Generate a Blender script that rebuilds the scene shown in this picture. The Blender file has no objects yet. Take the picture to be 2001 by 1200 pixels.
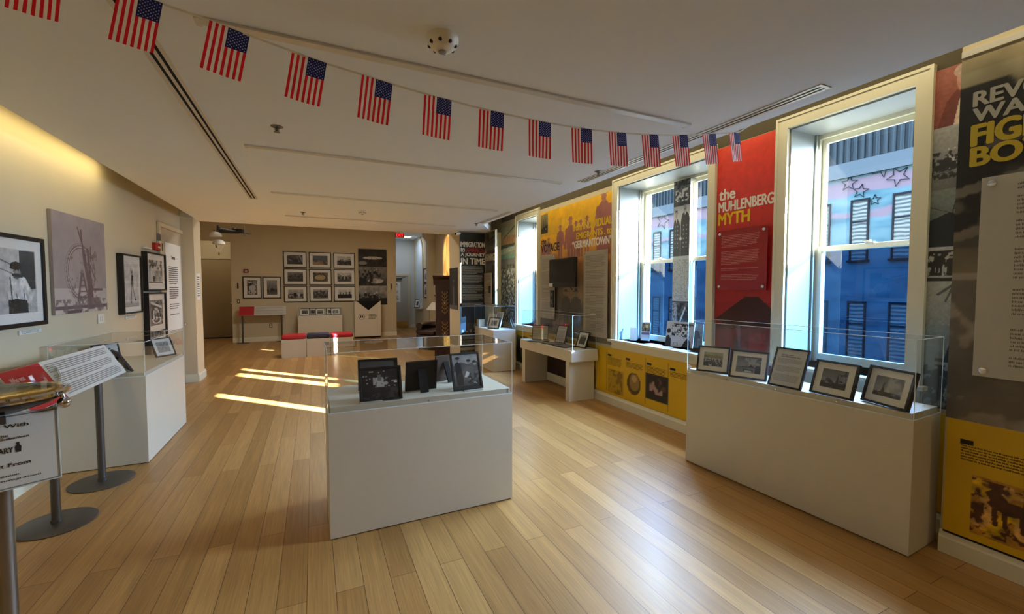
import bpy, math, random
import numpy as np
from mathutils import Vector, Matrix
SC = bpy.context.scene
COL = SC.collection
R = math.radians
rnd = random.Random(7)

# ------------------------------------------------------------------ materials
def lin(c):
    c = np.asarray(c, dtype=float) / 255.0
    return np.where(c <= 0.04045, c / 12.92, ((c + 0.055) / 1.055) ** 2.4)
def L3(c):
    l = lin(c); return (float(l[0]), float(l[1]), float(l[2]), 1.0)
MATS = {}
def mat(name, col=(200, 200, 200), rough=0.6, metal=0.0, noise=0.0, nscale=20.0, bump=0.0, coat=0.0, spec=0.5, emit=None, estr=0.0, sheen=0.0):
    if name in MATS: return MATS[name]
    m = bpy.data.materials.new(name); m.use_nodes = True
    nt = m.node_tree; b = nt.nodes['Principled BSDF']
    b.inputs['Base Color'].default_value = L3(col)
    b.inputs['Roughness'].default_value = rough
    b.inputs['Metallic'].default_value = metal
    b.inputs['Specular IOR Level'].default_value = spec
    b.inputs['Coat Weight'].default_value = coat
    b.inputs['Coat Roughness'].default_value = 0.08
    b.inputs['Sheen Weight'].default_value = sheen
    if emit is not None:
        b.inputs['Emission Color'].default_value = L3(emit); b.inputs['Emission Strength'].default_value = estr
    if noise or bump:
        tc = nt.nodes.new('ShaderNodeTexCoord'); n = nt.nodes.new('ShaderNodeTexNoise')
        n.inputs['Scale'].default_value = nscale; n.inputs['Detail'].default_value = 4
        nt.links.new(tc.outputs['Object'], n.inputs['Vector'])
        if noise:
            mx = nt.nodes.new('ShaderNodeMix'); mx.data_type = 'RGBA'; mx.blend_type = 'MULTIPLY'
            mx.inputs[0].default_value = noise
            mx.inputs[6].default_value = L3(col)
            nt.links.new(n.outputs['Fac'], mx.inputs[7]); nt.links.new(mx.outputs[2], b.inputs['Base Color'])
        if bump:
            bp = nt.nodes.new('ShaderNodeBump'); bp.inputs['Strength'].default_value = bump; bp.inputs['Distance'].default_value = 0.002
            nt.links.new(n.outputs['Fac'], bp.inputs['Height']); nt.links.new(bp.outputs['Normal'], b.inputs['Normal'])
    MATS[name] = m
    return m
def glassmat(name, tint=(1, 1, 1), rough=0.0, refl=1.0, ior=1.5):
    """thin clear sheet: see-through with fresnel mirror reflection"""
    m = bpy.data.materials.new(name); m.use_nodes = True; nt = m.node_tree; nt.nodes.clear()
    out = nt.nodes.new('ShaderNodeOutputMaterial'); mix = nt.nodes.new('ShaderNodeMixShader')
    tr = nt.nodes.new('ShaderNodeBsdfTransparent'); tr.inputs[0].default_value = (*tint, 1)
    gl = nt.nodes.new('ShaderNodeBsdfGlossy'); gl.inputs['Roughness'].default_value = rough
    fr = nt.nodes.new('ShaderNodeFresnel'); fr.inputs[0].default_value = ior
    geo = nt.nodes.new('ShaderNodeNewGeometry'); inv = nt.nodes.new('ShaderNodeMath'); inv.operation = 'MULTIPLY_ADD'
    inv.inputs[1].default_value = 1.0 / ior - ior; inv.inputs[2].default_value = ior
    nt.links.new(geo.outputs['Backfacing'], inv.inputs[0])
    nt.links.new(inv.outputs[0], fr.inputs[0])
    mul = nt.nodes.new('ShaderNodeMath'); mul.operation = 'MULTIPLY'; mul.inputs[1].default_value = refl; mul.use_clamp = True
    nt.links.new(fr.outputs[0], mul.inputs[0]); nt.links.new(mul.outputs[0], mix.inputs[0])
    nt.links.new(tr.outputs[0], mix.inputs[1]); nt.links.new(gl.outputs[0], mix.inputs[2])
    nt.links.new(mix.outputs[0], out.inputs[0])
    MATS[name] = m
    return m
acrylic = glassmat('clear acrylic', (0.965, 0.985, 0.985), 0.0, 1.0, 1.49)
glazing = glassmat('picture glazing', (0.97, 0.97, 0.97), 0.01, 0.8, 1.45)
pane_clear = glassmat('window glass', (0.93, 0.97, 0.98), 0.0, 1.0, 1.5)
pane_blue = glassmat('blue tinted window glass', (0.046, 0.130, 0.29), 0.0, 1.0, 1.5)
edge_m = mat('acrylic cut edge', (236, 248, 250), 0.3, spec=0.8, coat=0.5)

white = mat('plinth white', (214, 206, 188), 0.55, noise=0.06, nscale=6, bump=0.05)
white2 = mat('trim cream', (232, 228, 206), 0.45, noise=0.05, nscale=8)
reveal_m = mat('window reveal darkened white', (138, 142, 138), 0.4)  # white reveal darkened in its colour to hold back the strong daylight
wall_m = mat('wall cream paint', (206, 194, 166), 0.85, noise=0.08, nscale=3, bump=0.08)
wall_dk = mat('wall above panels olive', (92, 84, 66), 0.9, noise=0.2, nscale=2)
ceil_m = mat('ceiling plaster', (234, 239, 245), 0.9, noise=0.05, nscale=2, bump=0.05)
black = mat('black painted wood', (9, 9, 10), 0.5, bump=0.1, nscale=60)
blackf = mat('black felt', (5, 5, 6), 0.9)
mat_w = mat('mat board', (236, 234, 228), 0.8, noise=0.04, nscale=40)
steel = mat('brushed grey steel', (104, 98, 92), 0.42, metal=0.75, noise=0.1, nscale=30)
chrome = mat('chrome', (225, 225, 228), 0.06, metal=1.0)
brass = mat('polished brass', (196, 168, 110), 0.16, metal=1.0)
plastic_w = mat('white plastic', (226, 220, 206), 0.4)
red_p = mat('red plastic', (170, 26, 30), 0.4)
red_pan = mat('red sign panel', (176, 34, 44), 0.5)
grey_door = mat('door taupe paint', (180, 168, 146), 0.6, noise=0.05, nscale=3)
ink = mat('black ink', (34, 32, 32), 0.7)
ink_grey = mat('grey ink', (104, 100, 96), 0.7)
txt_w = mat('white lettering', (236, 232, 224), 0.6)
txt_y = mat('yellow lettering', (232, 196, 28), 0.6)
txt_r = mat('red lettering', (176, 36, 44), 0.6)
txt_k = mat('black lettering', (26, 16, 16), 0.6)
txt_pk = mat('pale pink print', (214, 130, 130), 0.7)
paper = mat('printed paper', (226, 226, 220), 0.7)
dkslot = mat('slot interior black', (8, 8, 8), 0.9)
metal_slot = mat('slot metal flange', (206, 200, 188), 0.45, metal=0.1)

def artmat(name, rough=0.5, coat=0.0):
    m = bpy.data.materials.new(name); m.use_nodes = True; nt = m.node_tree; b = nt.nodes['Principled BSDF']
    a = nt.nodes.new('ShaderNodeVertexColor'); a.layer_name = 'print'
    nt.links.new(a.outputs['Color'], b.inputs['Base Color'])
    b.inputs['Roughness'].default_value = rough; b.inputs['Coat Weight'].default_value = coat
    b.inputs['Coat Roughness'].default_value = 0.1
    return m
art_matte = artmat('printed picture', 0.65)
art_semi = artmat('printed wall graphic', 0.42)

def clothmat(name, col, f=.45):
    m = mat(name, col, .8, sheen=.2); nt = m.node_tree; b = nt.nodes['Principled BSDF']; out = [n for n in nt.nodes if n.type == 'OUTPUT_MATERIAL'][0]
    t = nt.nodes.new('ShaderNodeBsdfTranslucent'); t.inputs[0].default_value = L3(col); mx = nt.nodes.new('ShaderNodeMixShader'); mx.inputs[0].default_value = f
    nt.links.new(b.outputs[0], mx.inputs[1]); nt.links.new(t.outputs[0], mx.inputs[2]); nt.links.new(mx.outputs[0], out.inputs[0]); return m

# ------------------------------------------------------------------ object helpers
def thing(name, label, cat, loc=(0, 0, 0), rz=0.0, rx=0.0, group=None, kind=None):
    o = bpy.data.objects.new(name, None); COL.objects.link(o)
    o.empty_display_size = 0.1
    o.location = loc; o.rotation_euler = (R(rx), 0, R(rz))
    tag(o, label, cat, group, kind)
    return o
def tag(o, label=None, cat=None, group=None, kind=None):
    if label: o['label'] = label
    if cat: o['category'] = cat
    if group: o['group'] = group
    if kind: o['kind'] = kind
    return o
class MB:
    def __init__(s): s.v = []; s.f = []; s.mi = []; s.m = 0
    def add(s, vs, fs):
        n = len(s.v); s.v += [tuple(p) for p in vs]
        s.f += [tuple(i + n for i in f) for f in fs]; s.mi += [s.m] * len(fs); return s
    def box(s, x0, x1, y0, y1, z0, z1):
        if x0 > x1: x0, x1 = x1, x0
        if y0 > y1: y0, y1 = y1, y0
        if z0 > z1: z0, z1 = z1, z0
        return s.add([(x0, y0, z0), (x1, y0, z0), (x1, y1, z0), (x0, y1, z0), (x0, y0, z1), (x1, y0, z1), (x1, y1, z1), (x0, y1, z1)],
                     [(0, 3, 2, 1), (4, 5, 6, 7), (0, 1, 5, 4), (1, 2, 6, 5), (2, 3, 7, 6), (3, 0, 4, 7)])
    def prism(s, pts, axis, a0, a1):
        """polygon pts in the two other axes, extruded along axis"""
        n = len(pts)
        def P(p, a):
            if axis == 'x': return (a, p[0], p[1])
            if axis == 'y': return (p[0], a, p[1])
            return (p[0], p[1], a)
        vs = [P(p, a0) for p in pts] + [P(p, a1) for p in pts]
        fs = [tuple(range(n))[::-1], tuple(range(n, 2 * n))] + [(i, (i + 1) % n, n + (i + 1) % n, n + i) for i in range(n)]
        return s.add(vs, fs)
    def tube(s, pts, r, n=12, caps=True):
        pts = [Vector(p) for p in pts]; rs = r if isinstance(r, (list, tuple)) else [r] * len(pts)
        b = len(s.v); vs = []; fs = []
        prev = None
        for i, p in enumerate(pts):
            d = (pts[min(i + 1, len(pts) - 1)] - pts[max(i - 1, 0)]).normalized()
            u = prev if prev is not None else (Vector((0, 0, 1)) if abs(d.z) < 0.9 else Vector((1, 0, 0)))
            a = d.cross(u).normalized(); c = a.cross(d).normalized(); prev = c
            for k in range(n):
                t = 2 * math.pi * k / n
                vs.append(p + (a * math.cos(t) + c * math.sin(t)) * rs[i])
        for i in range(len(pts) - 1):
            for k in range(n):
                fs.append((i * n + k, i * n + (k + 1) % n, (i + 1) * n + (k + 1) % n, (i + 1) * n + k))
        if caps: fs += [tuple(range(n))[::-1], tuple((len(pts) - 1) * n + k for k in range(n))]
        return s.add(vs, fs)
    def lathe(s, prof, c=(0, 0, 0), n=32, axis='z', sx=1, sy=1):
        """prof: list of (radius, height)"""
        vs = []; fs = []; m = len(prof)
        for (r, h) in prof:
            for k in range(n):
                t = 2 * math.pi * k / n; a, b = r * math.cos(t) * sx, r * math.sin(t) * sy
                if axis == 'z': vs.append((c[0] + a, c[1] + b, c[2] + h))
                elif axis == 'y': vs.append((c[0] + a, c[1] + h, c[2] - b))
                else: vs.append((c[0] + h, c[1] + a, c[2] + b))
        for i in range(m - 1):
            for k in range(n):
                fs.append((i * n + k, i * n + (k + 1) % n, (i + 1) * n + (k + 1) % n, (i + 1) * n + k))
        if prof[0][0] > 1e-6: fs.append(tuple(range(n))[::-1])
        if prof[-1][0] > 1e-6: fs.append(tuple((m - 1) * n + k for k in range(n)))
        return s.add(vs, fs)
    def ball(s, c, r, n=16, sz=1.0):
        return s.lathe([(max(1e-7, r * math.sin(math.pi * i / n)), -r * sz * math.cos(math.pi * i / n)) for i in range(n + 1)], c, 2 * n)
    def quadxz(s, x0, x1, z0, z1, y):
        return s.add([(x0, y, z0), (x1, y, z0), (x1, y, z1), (x0, y, z1)], [(0, 1, 2, 3)])
    def build(s, name, mats, parent=None, bevel=0.0, smooth=False, **kw):
        me = bpy.data.meshes.new(name); me.from_pydata(s.v, [], s.f)
        if not isinstance(mats, (list, tuple)): mats = [mats]
        for m in mats: me.materials.append(m)
        if len(mats) > 1: me.polygons.foreach_set('material_index', s.mi)
        me.update()
        if smooth:
            me.shade_smooth() if hasattr(me, 'shade_smooth') else None
        o = bpy.data.objects.new(name, me); COL.objects.link(o)
        if parent is not None: o.parent = parent
        if bevel:
            md = o.modifiers.new('bevel', 'BEVEL'); md.width = bevel; md.segments = 2; md.limit_method = 'ANGLE'
        if smooth:
            md = o.modifiers.new('edges', 'EDGE_SPLIT'); md.split_angle = R(40)
        tag(o, **kw)
        return o
def text(name, s, m, parent, x0, z0, x1, z1, y, bold=0.03, kx=None):
    """lettering fitted into the box x0..x1, z0..z1 on the plane y (facing -y)"""
    c = bpy.data.curves.new(name, 'FONT'); c.body = s; c.size = 1; c.offset = 0; c.extrude = 0.012; c.resolution_u = 4
    t = bpy.data.objects.new(name, c); COL.objects.link(t)
    dg = bpy.context.evaluated_depsgraph_get(); me = bpy.data.meshes.new_from_object(t.evaluated_get(dg)); me.name = name
    bpy.data.objects.remove(t); bpy.data.curves.remove(c)
    n = len(me.vertices); co = np.empty(n * 3); me.vertices.foreach_get('co', co); co = co.reshape(-1, 3)
    a, b = co.min(0), co.max(0)
    out = np.empty_like(co)
    out[:, 0] = x0 + (co[:, 0] - a[0]) / (b[0] - a[0]) * (x1 - x0)
    out[:, 2] = z0 + (co[:, 1] - a[1]) / (b[1] - a[1]) * (z1 - z0)
    out[:, 1] = y - (co[:, 2] + 0.012) * 0.02
    # heavier weight: the same outline laid down several times, a hair apart
    d = bold * (z1 - z0) / max(1, s.count('\n') + 1); fs = [tuple(p.vertices) for p in me.polygons]; vs = []; fl = []
    sh = [(0, 0), (d, 0), (-d, 0), (d * .5, d * .6), (-d * .5, -d * .6), (.5 * d, -d * .6), (-.5 * d, d * .6)] if bold > .005 else [(0, 0)]
    for i, (dx, dz) in enumerate(sh):
        q = out.copy(); q[:, 0] += dx; q[:, 2] += dz; q[:, 1] -= i * .00006
        fl += [tuple(k + len(vs) for k in f) for f in fs]; vs += [tuple(v) for v in q]
    me = bpy.data.meshes.new(name); me.from_pydata(vs, [], fl); me.update()
    me.materials.clear(); me.materials.append(m)
    for p in me.polygons: p.material_index = 0
    o = bpy.data.objects.new(name, me); COL.objects.link(o)
    if parent is not None: o.parent = parent
    return o
def words(parent, x0, z0, x1, z1, pitch, m, y, seed=1, h=0.5, para=(), last=True, letter=True, name='body_text', ragged=0.08):
    """rows of tiny unreadable print: z1 is the top line, rows listed in para are blank"""
    g = random.Random(seed); mb = MB(); z = z1; k = 0
    while z - pitch * h > z0:
        if k not in para:
            xe = x1 - (x1 - x0) * g.random() * ragged
            if (k + 1) in para: xe = x0 + (x1 - x0) * (0.35 + 0.5 * g.random())
            x = x0; ch = pitch * h
            while x < xe:
                nl = g.randint(2, 8); w = ch * 0.62
                if letter:
                    for i in range(nl):
                        if x + w > xe: break
                        t = ch * (1.0 if g.random() < 0.72 else 1.35)
                        mb.quadxz(x, x + w * 0.66, z - ch, z - ch + t, y); x += w
                else:
                    xe2 = min(xe, x + w * nl); mb.quadxz(x, xe2, z - ch, z, y); x = xe2
                x += w * 0.8
        z -= pitch; k += 1
    if mb.f: return mb.build(name, m, parent)

# ------------------------------------------------------------------ picture printing (colour per point of a fine grid)
def vnoise(nx, ny, sx, sy, seed, octv=3):
    g = np.random.RandomState(seed); out = np.zeros((ny, nx)); amp = 1.0; tot = 0
    for o in range(octv):
        gx, gy = max(2, int(sx * 2 ** o) + 2), max(2, int(sy * 2 ** o) + 2)
        lat = g.rand(gy, gx)
        xs = np.linspace(0, gx - 1.001, nx); ys = np.linspace(0, gy - 1.001, ny)
        xi = xs.astype(int); yi = ys.astype(int); fx = xs - xi; fy = ys - yi
        fx = fx * fx * (3 - 2 * fx); fy = (fy * fy * (3 - 2 * fy))[:, None]
        a = lat[yi][:, xi]; b = lat[yi][:, xi + 1]; c = lat[yi + 1][:, xi]; d = lat[yi + 1][:, xi + 1]
        out += amp * ((a * (1 - fx) + b * fx) * (1 - fy) + (c * (1 - fx) + d * fx) * fy); tot += amp; amp *= 0.55
    return out / tot
class Cv:
    def __init__(s, w, h, res, bg=(128, 128, 128)):
        s.w, s.h = w, h
        s.nx = max(4, int(round(w / res)) + 1); s.ny = max(4, int(round(h / res)) + 1)
        s.U, s.V = np.meshgrid(np.linspace(0, 1, s.nx), np.linspace(0, 1, s.ny))
        s.a = np.empty((s.ny, s.nx, 3)); s.a[:] = s.c(bg); s.sd = 1; s.asp = h / w
    def c(s, col):
        return np.array((col, col, col) if np.isscalar(col) else col, float)
    def put(s, m, col, al=1.0):
        m = m.astype(float)[..., None] * al; s.a = s.a * (1 - m) + s.c(col) * m; return s
    def rect(s, u0, v0, u1, v1, col, al=1.0):
        return s.put((s.U >= u0) & (s.U <= u1) & (s.V >= v0) & (s.V <= v1), col, al)
    def ell(s, u, v, ru, rv, col, al=1.0, rot=0):
        x, y = s.U - u, (s.V - v); t = R(rot); X = x * math.cos(t) + y * s.asp * math.sin(t); Y = -x * math.sin(t) / s.asp + y * math.cos(t)
        return s.put((X / ru) ** 2 + (Y / rv) ** 2 <= 1, col, al)
    def ring(s, u, v, ru, rv, wd, col, al=1.0):
        q = np.sqrt(((s.U - u) / ru) ** 2 + ((s.V - v) / rv) ** 2); return s.put(abs(q - 1) < wd, col, al)
    def poly(s, pts, col, al=1.0):
        ins = np.zeros_like(s.U, bool); n = len(pts)
        for i in range(n):
            (x0, y0), (x1, y1) = pts[i], pts[(i + 1) % n]
            if y0 == y1: continue
            cr = ((s.V >= min(y0, y1)) & (s.V < max(y0, y1))) & (s.U < (x1 - x0) * (s.V - y0) / (y1 - y0) + x0)
            ins ^= cr
        return s.put(ins, col, al)
    def line(s, u0, v0, u1, v1, wd, col, al=1.0):
        ax, ay = u0, v0 * s.asp; bx, by = u1, v1 * s.asp; X, Y = s.U, s.V * s.asp
        L = (bx - ax) ** 2 + (by - ay) ** 2 + 1e-9; t = np.clip(((X - ax) * (bx - ax) + (Y - ay) * (by - ay)) / L, 0, 1)
        return s.put(np.hypot(X - ax - t * (bx - ax), Y - ay - t * (by - ay)) < wd, col, al)
    def grad(s, v0, v1, c0, c1, al=1.0):
        t = np.clip((s.V - v0) / (v1 - v0), 0, 1)[..., None]; m = ((s.V >= min(v0, v1)) & (s.V <= max(v0, v1)))[..., None] * al
        s.a = s.a * (1 - m) + (s.c(c0) * (1 - t) + s.c(c1) * t) * m; return s
    def nz(s, amp=0.3, sx=6, octv=4, box=None):
        s.sd += 1; n = vnoise(s.nx, s.ny, sx, sx * s.asp, s.sd * 13 + s.nx, octv); f = 1 + amp * (n - 0.5) * 2
        if box: f = np.where((s.U >= box[0]) & (s.V >= box[1]) & (s.U <= box[2]) & (s.V <= box[3]), f, 1)
        s.a = np.clip(s.a * f[..., None], 0, 255); return s
    def blot(s, box, sx, thr, col, al=1.0, octv=4, soft=0.04):
        s.sd += 1; n = vnoise(s.nx, s.ny, sx, sx * s.asp, s.sd * 17 + s.ny, octv)
        m = np.clip((n - thr) / soft, 0, 1) * ((s.U >= box[0]) & (s.V >= box[1]) & (s.U <= box[2]) & (s.V <= box[3])); return s.put(m, col, al)
    def person(s, u, v, hgt, body=30, skin=150, hat=None, legs=None, lean=0.0):
        """standing figure with feet at u,v; hgt is its height in v"""
        a = s.asp; k = hgt; w = k * a
        lg = body if legs is None else legs
        s.poly([(u - .10 * w, v), (u - .03 * w, v), (u + .0 * w, v + .45 * k), (u - .11 * w, v + .5 * k)], lg)
        s.poly([(u + .03 * w, v), (u + .10 * w, v), (u + .11 * w, v + .5 * k), (u - .0 * w, v + .45 * k)], lg)
        s.poly([(u - .13 * w, v + .42 * k), (u + .13 * w, v + .42 * k), (u + (.15 + lean) * w, v + .78 * k), (u + (.06 + lean) * w, v + .86 * k), (u + (-.06 + lean) * w, v + .86 * k), (u + (-.15 + lean) * w, v + .78 * k)], body)
        s.line(u + (-.14 + lean) * w, v + .78 * k, u - .19 * w, v + .45 * k, .035 * w, body)
        s.line(u + (.14 + lean) * w, v + .78 * k, u + .19 * w, v + .47 * k, .035 * w, body)
        s.ell(u + lean * w, v + .92 * k, .055 * w, .075 * k, skin)
        if hat is not None:
            s.rect(u + (lean - .055) * w, v + .965 * k, u + (lean + .055) * w, v + 1.02 * k, hat); s.rect(u + (lean - .1) * w, v + .95 * k, u + (lean + .1) * w, v + .972 * k, hat)
        return s
    def crowd(s, v0, v1, n, cols, sz, seed=3, hats=False):
        g = random.Random(seed)
        for i in range(n):
            v = v1 + (v0 - v1) * i / n; u = g.random(); c = g.choice(cols)
            s.ell(u, v, sz * .9, sz * 1.1 / s.asp, c); s.ell(u, v + sz * 1.6 / s.asp, sz * .45, sz * .6 / s.asp, g.choice([150, 110, 180]))
            if hats: s.rect(u - sz * .5, v + sz * 2.0 / s.asp, u + sz * .5, v + sz * 2.4 / s.asp, 20)
        return s
    def mesh(s, name, parent, x0, z0, y, m=None, tint=None):
        a = s.a if tint is None else s.a * np.array(tint)
        l = lin(np.clip(a, 0, 255)); nx, ny = s.nx, s.ny
        co = np.zeros((ny, nx, 3)); co[..., 0] = x0 + s.U * s.w; co[..., 2] = z0 + s.V * s.h; co[..., 1] = y
        idx = np.arange(nx * ny).reshape(ny, nx)
        f = np.stack([idx[:-1, :-1], idx[:-1, 1:], idx[1:, 1:], idx[1:, :-1]], -1).reshape(-1, 4)
        me = bpy.data.meshes.new(name); me.vertices.add(nx * ny); me.vertices.foreach_set('co', co.reshape(-1))
        me.loops.add(f.size); me.loops.foreach_set('vertex_index', f.reshape(-1).astype(np.int32))
        me.polygons.add(len(f)); me.polygons.foreach_set('loop_start', np.arange(0, f.size, 4, dtype=np.int32))
        me.update(calc_edges=True)
        at = me.color_attributes.new('print', 'FLOAT_COLOR', 'POINT')
        rgba = np.ones((ny * nx, 4), np.float32); rgba[:, :3] = l.reshape(-1, 3); at.data.foreach_set('color', rgba.reshape(-1))
        me.materials.append(m or art_matte)
        o = bpy.data.objects.new(name, me); COL.objects.link(o)
        if parent is not None: o.parent = parent
        return o

# ------------------------------------------------------------------ pictures
def pic_portrait(c):
    c.grad(0, 1, 176, 200); c.nz(.2, 10); c.line(0, .95, .62, .72, .008, 90); c.line(0, .8, .6, .6, .006, 110)
    c.rect(.68, .38, .98, .99, 46); c.nz(.35, 40, box=(.68, .38, .98, .99)); c.rect(.68, .5, .98, .52, 70)
    c.poly([(.44, .2), (.45, .5), (.53, .58), (.66, .60), (.78, .56), (.88, .38), (.93, .30), (.86, .24), (.78, .34), (.79, .14), (.46, .14)], 206)
    c.nz(.3, 16, box=(.42, .1, .95, .6)); c.line(.5, .55, .52, .2, .012, 90); c.line(.74, .36, .76, .16, .01, 110); c.line(.6, .3, .62, .2, .01, 120)
    c.poly([(.46, 0), (.45, .2), (.6, .23), (.80, .2), (.82, 0)], 34); c.blot((.45, 0, .82, .22), 18, .58, 70)
    c.poly([(.55, .56), (.60, .66), (.70, .66), (.70, .57), (.62, .53)], 96); c.ell(.625, .66, .062, .075, 128); c.ell(.615, .745, .105, .06, 22); c.ell(.6, .71, .1, .03, 18)
    c.rect(.585, .665, .615, .68, 40); c.rect(.64, .665, .67, .68, 40); c.ell(.63, .645, .012, .022, 150); c.ell(.63, .615, .03, .01, 60); c.ell(.57, .655, .012, .02, 110); c.line(.55, .6, .72, .58, .018, 60)
def pic_ferris(c):
    c.grad(0, 1, (150, 138, 132), (150, 140, 144)); c.grad(0, .25, (188, 178, 168), (176, 166, 162)); c.nz(.08, 6)
    k = (104, 84, 84)
    c.ring(.48, .42, .25, .265, .07, k, .85); c.ring(.48, .42, .25, .265, .02, (176, 166, 164)); c.ring(.47, .42, .29, .30, .012, k, .5)
    for i in range(40):
        t = i * math.pi / 20; c.ell(.48 + .27 * math.cos(t), .42 + .285 * math.sin(t), .012, .009, k, .7)
    c.poly([(.38, .12), (.47, .42), (.52, .42), (.62, .12), (.59, .12), (.5, .38), (.41, .12)], k)
    for v in (.16, .22, .28, .34): c.line(.42 + (v - .12) * .3, v, .58 - (v - .12) * .25, v, .008, k)
    c.line(.44, .88, .56, .62, .012, k); c.line(.5, .86, .54, .5, .014, k); c.line(.54, .62, .66, .1, .028, k); c.line(.62, .66, .66, .2, .02, k); c.line(.68, .7, .67, .55, .012, k); c.line(.66, .5, .76, .35, .01, k)
    c.poly([(.6, .03), (.58, .2), (.66, .5), (.7, .2), (.72, .03)], k); c.rect(.66, .07, .84, .15, (120, 104, 100)); c.line(.66, .24, .9, .24, .01, k)
    c.blot((.3, .05, .8, .7), 24, .62, (90, 74, 74), .5)
    c.rect(0, .045, 1, .075, (96, 84, 86)); c.blot((0, 0, 1, .14), 16, .52, (104, 92, 92), .8); c.rect(.2, .0, .45, .03, (80, 72, 76))
def pic_dancer(c):
    c.grad(0, 1, 196, 214); c.grad(0, .12, 150, 180); c.nz(.12, 8); c.blot((0, .3, 1, .9), 6, .6, 186, .6)
    c.poly([(.42, .5), (.5, .72), (.62, .68), (.6, .46)], 50); c.ell(.52, .76, .06, .03, 60); c.line(.46, .74, .44, .82, .02, 120); c.line(.58, .7, .55, .82, .02, 120)
    c.line(.5, .48, .42, .12, .025, 90); c.line(.54, .48, .72, .16, .028, 100); c.ell(.42, .1, .05, .025, 16); c.ell(.74, .15, .05, .02, 16)
def pic_street(c):
    c.grad(0, 1, 176, 140); c.nz(.35, 8); c.rect(0, .62, 1, 1, 60); c.blot((0, .55, 1, 1), 9, .5, 190); c.blot((.2, .2, 1, .6), 12, .55, 96)
    c.poly([(.18, .06), (.12, .5), (.3, .68), (.42, .5), (.42, .06)], 196); c.ell(.28, .72, .07, .06, 50); c.rect(.3, .05, .42, .3, 40); c.rect(0, 0, 1, .06, 90)
def pic_machine(c):
    c.grad(0, 1, 120, 150); c.nz(.5, 10); c.ring(.45, .45, .32, .33, .12, 26); c.ring(.45, .45, .2, .2, .2, 210); c.ring(.5, .2, .3, .12, .2, 220)
    c.blot((0, .6, 1, 1), 10, .5, 40); c.line(.1, .9, .9, .7, .03, 220); c.blot((0, 0, 1, .5), 14, .6, 20)
def pic_field(c, seed=1, dark=60, sky=188, hor=.55):
    c.sd = seed * 7; c.grad(hor, 1, sky - 20, sky + 10); c.grad(0, hor, dark, dark + 30); c.nz(.25, 8)
    c.blot((0, hor - .12, 1, hor + .2), 9, .5, dark - 26); c.blot((0, 0, 1, hor), 14, .56, dark - 34)
def pic_valley(c):
    c.grad(0, 1, 46, 62); c.nz(.3, 8); c.poly([(0, 1), (.12, 1), (.5, .45), (.7, 1), (.98, 1), (.75, .3), (.2, .3), (0, .6)], 26); c.poly([(.72, 1), (.95, .2), (1, .2), (.85, 1)], 140); c.line(.6, 1, .78, .25, .015, 150); c.line(.1, .55, .3, .35, .02, 170); c.line(0, .9, .2, 1, .02, 150)
def pic_camp(c):
    c.rect(0, .5, 1, 1, 26); c.grad(.5, 1, 30, 40); c.grad(0, .5, (150, 132, 104), (120, 110, 92)); c.blot((0, .3, 1, .7), 10, .5, 20); c.person(.72, .12, .6, 60, 120, 30); c.person(.8, .1, .5, 40, 120, 30); c.blot((.5, 0, 1, .4), 12, .55, 46)
def pic_people(c, seed=1, bg=186):
    c.grad(0, 1, bg - 40, bg); c.nz(.15, 5); g = random.Random(seed); c.rect(0, 0, 1, .18, 70); c.blot((0, 0, 1, .3), 12, .5, 40)
    for i in range(7):
        u = .1 + .13 * i + g.uniform(-.03, .03); c.person(u, g.uniform(-.35, -.1), g.uniform(.75, .95), g.choice([24, 34, 50, 60]), 130, g.choice([None, 20]))
def pic_beast(c):
    c.grad(0, 1, 170, 200); c.nz(.2, 6); c.ell(.5, .35, .32, .22, 40); c.ell(.72, .6, .16, .26, 26); c.ell(.3, .45, .14, .14, 60); c.blot((.1, .1, .9, .5), 12, .55, 24); c.blot((.1, .1, .9, .6), 14, .62, 190)
def pic_oval(c):
    c.grad(0, 1, (84, 76, 64), (110, 98, 80)); c.nz(.3, 10); c.ell(.48, .45, .38, .3, (176, 158, 118)); c.nz(.2, 20); c.ring(.48, .45, .4, .34, .1, (62, 54, 46)); c.blot((0, .7, 1, 1), 14, .5, (50, 44, 40))
def pic_hall(c):
    c.grad(0, 1, 96, 160); c.poly([(0, 1), (1, 1), (.6, .55), (.4, .55)], 196); c.poly([(0, 0), (1, 0), (.62, .5), (.38, .5)], 70); c.ell(.5, .42, .2, .22, 40); c.ell(.5, .45, .07, .2, 170); c.nz(.3, 10); c.rect(0, .3, .2, .6, 60); c.rect(.8, .3, 1, .6, 60)
def pic_crowdf(c):
    c.grad(0, 1, 90, 130); c.rect(0, .6, 1, 1, 150); c.blot((0, .1, 1, .75), 16, .45, 30); c.ell(.5, .78, .05, .14, 50); c.crowd(0, .5, 60, [20, 40, 70], .025); c.nz(.2, 20)
def pic_men(c):
    c.grad(0, 1, 180, 214); c.nz(.15, 6); c.rect(0, 0, 1, .4, 22)
    for u, v, s_ in ((.18, .35, .5), (.4, .3, .6), (.62, .35, .55), (.84, .4, .7)):
        c.poly([(u - .12, 0), (u - .11, v), (u - .04, v + .12), (u + .04, v + .12), (u + .11, v), (u + .12, 0)], 16); c.ell(u, v + .2, .05, .1, 90); c.ell(u, v + .27, .055, .05, 16)
def pic_ship(c, sky=(150, 140, 96), hull=(30, 28, 24)):
    c.grad(0, 1, (70, 66, 50), sky); c.nz(.2, 6); c.poly([(.0, .22), (.6, .38), (1, .46), (1, .25), (.9, .12), (.1, .1)], hull)
    for u in (.2, .4, .6, .8): c.line(u, .3, u, .75, .01, hull)
    c.ell(.7, .22, .05, .03, (220, 214, 180)); c.rect(0, 0, 1, .1, (60, 58, 44))
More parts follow.
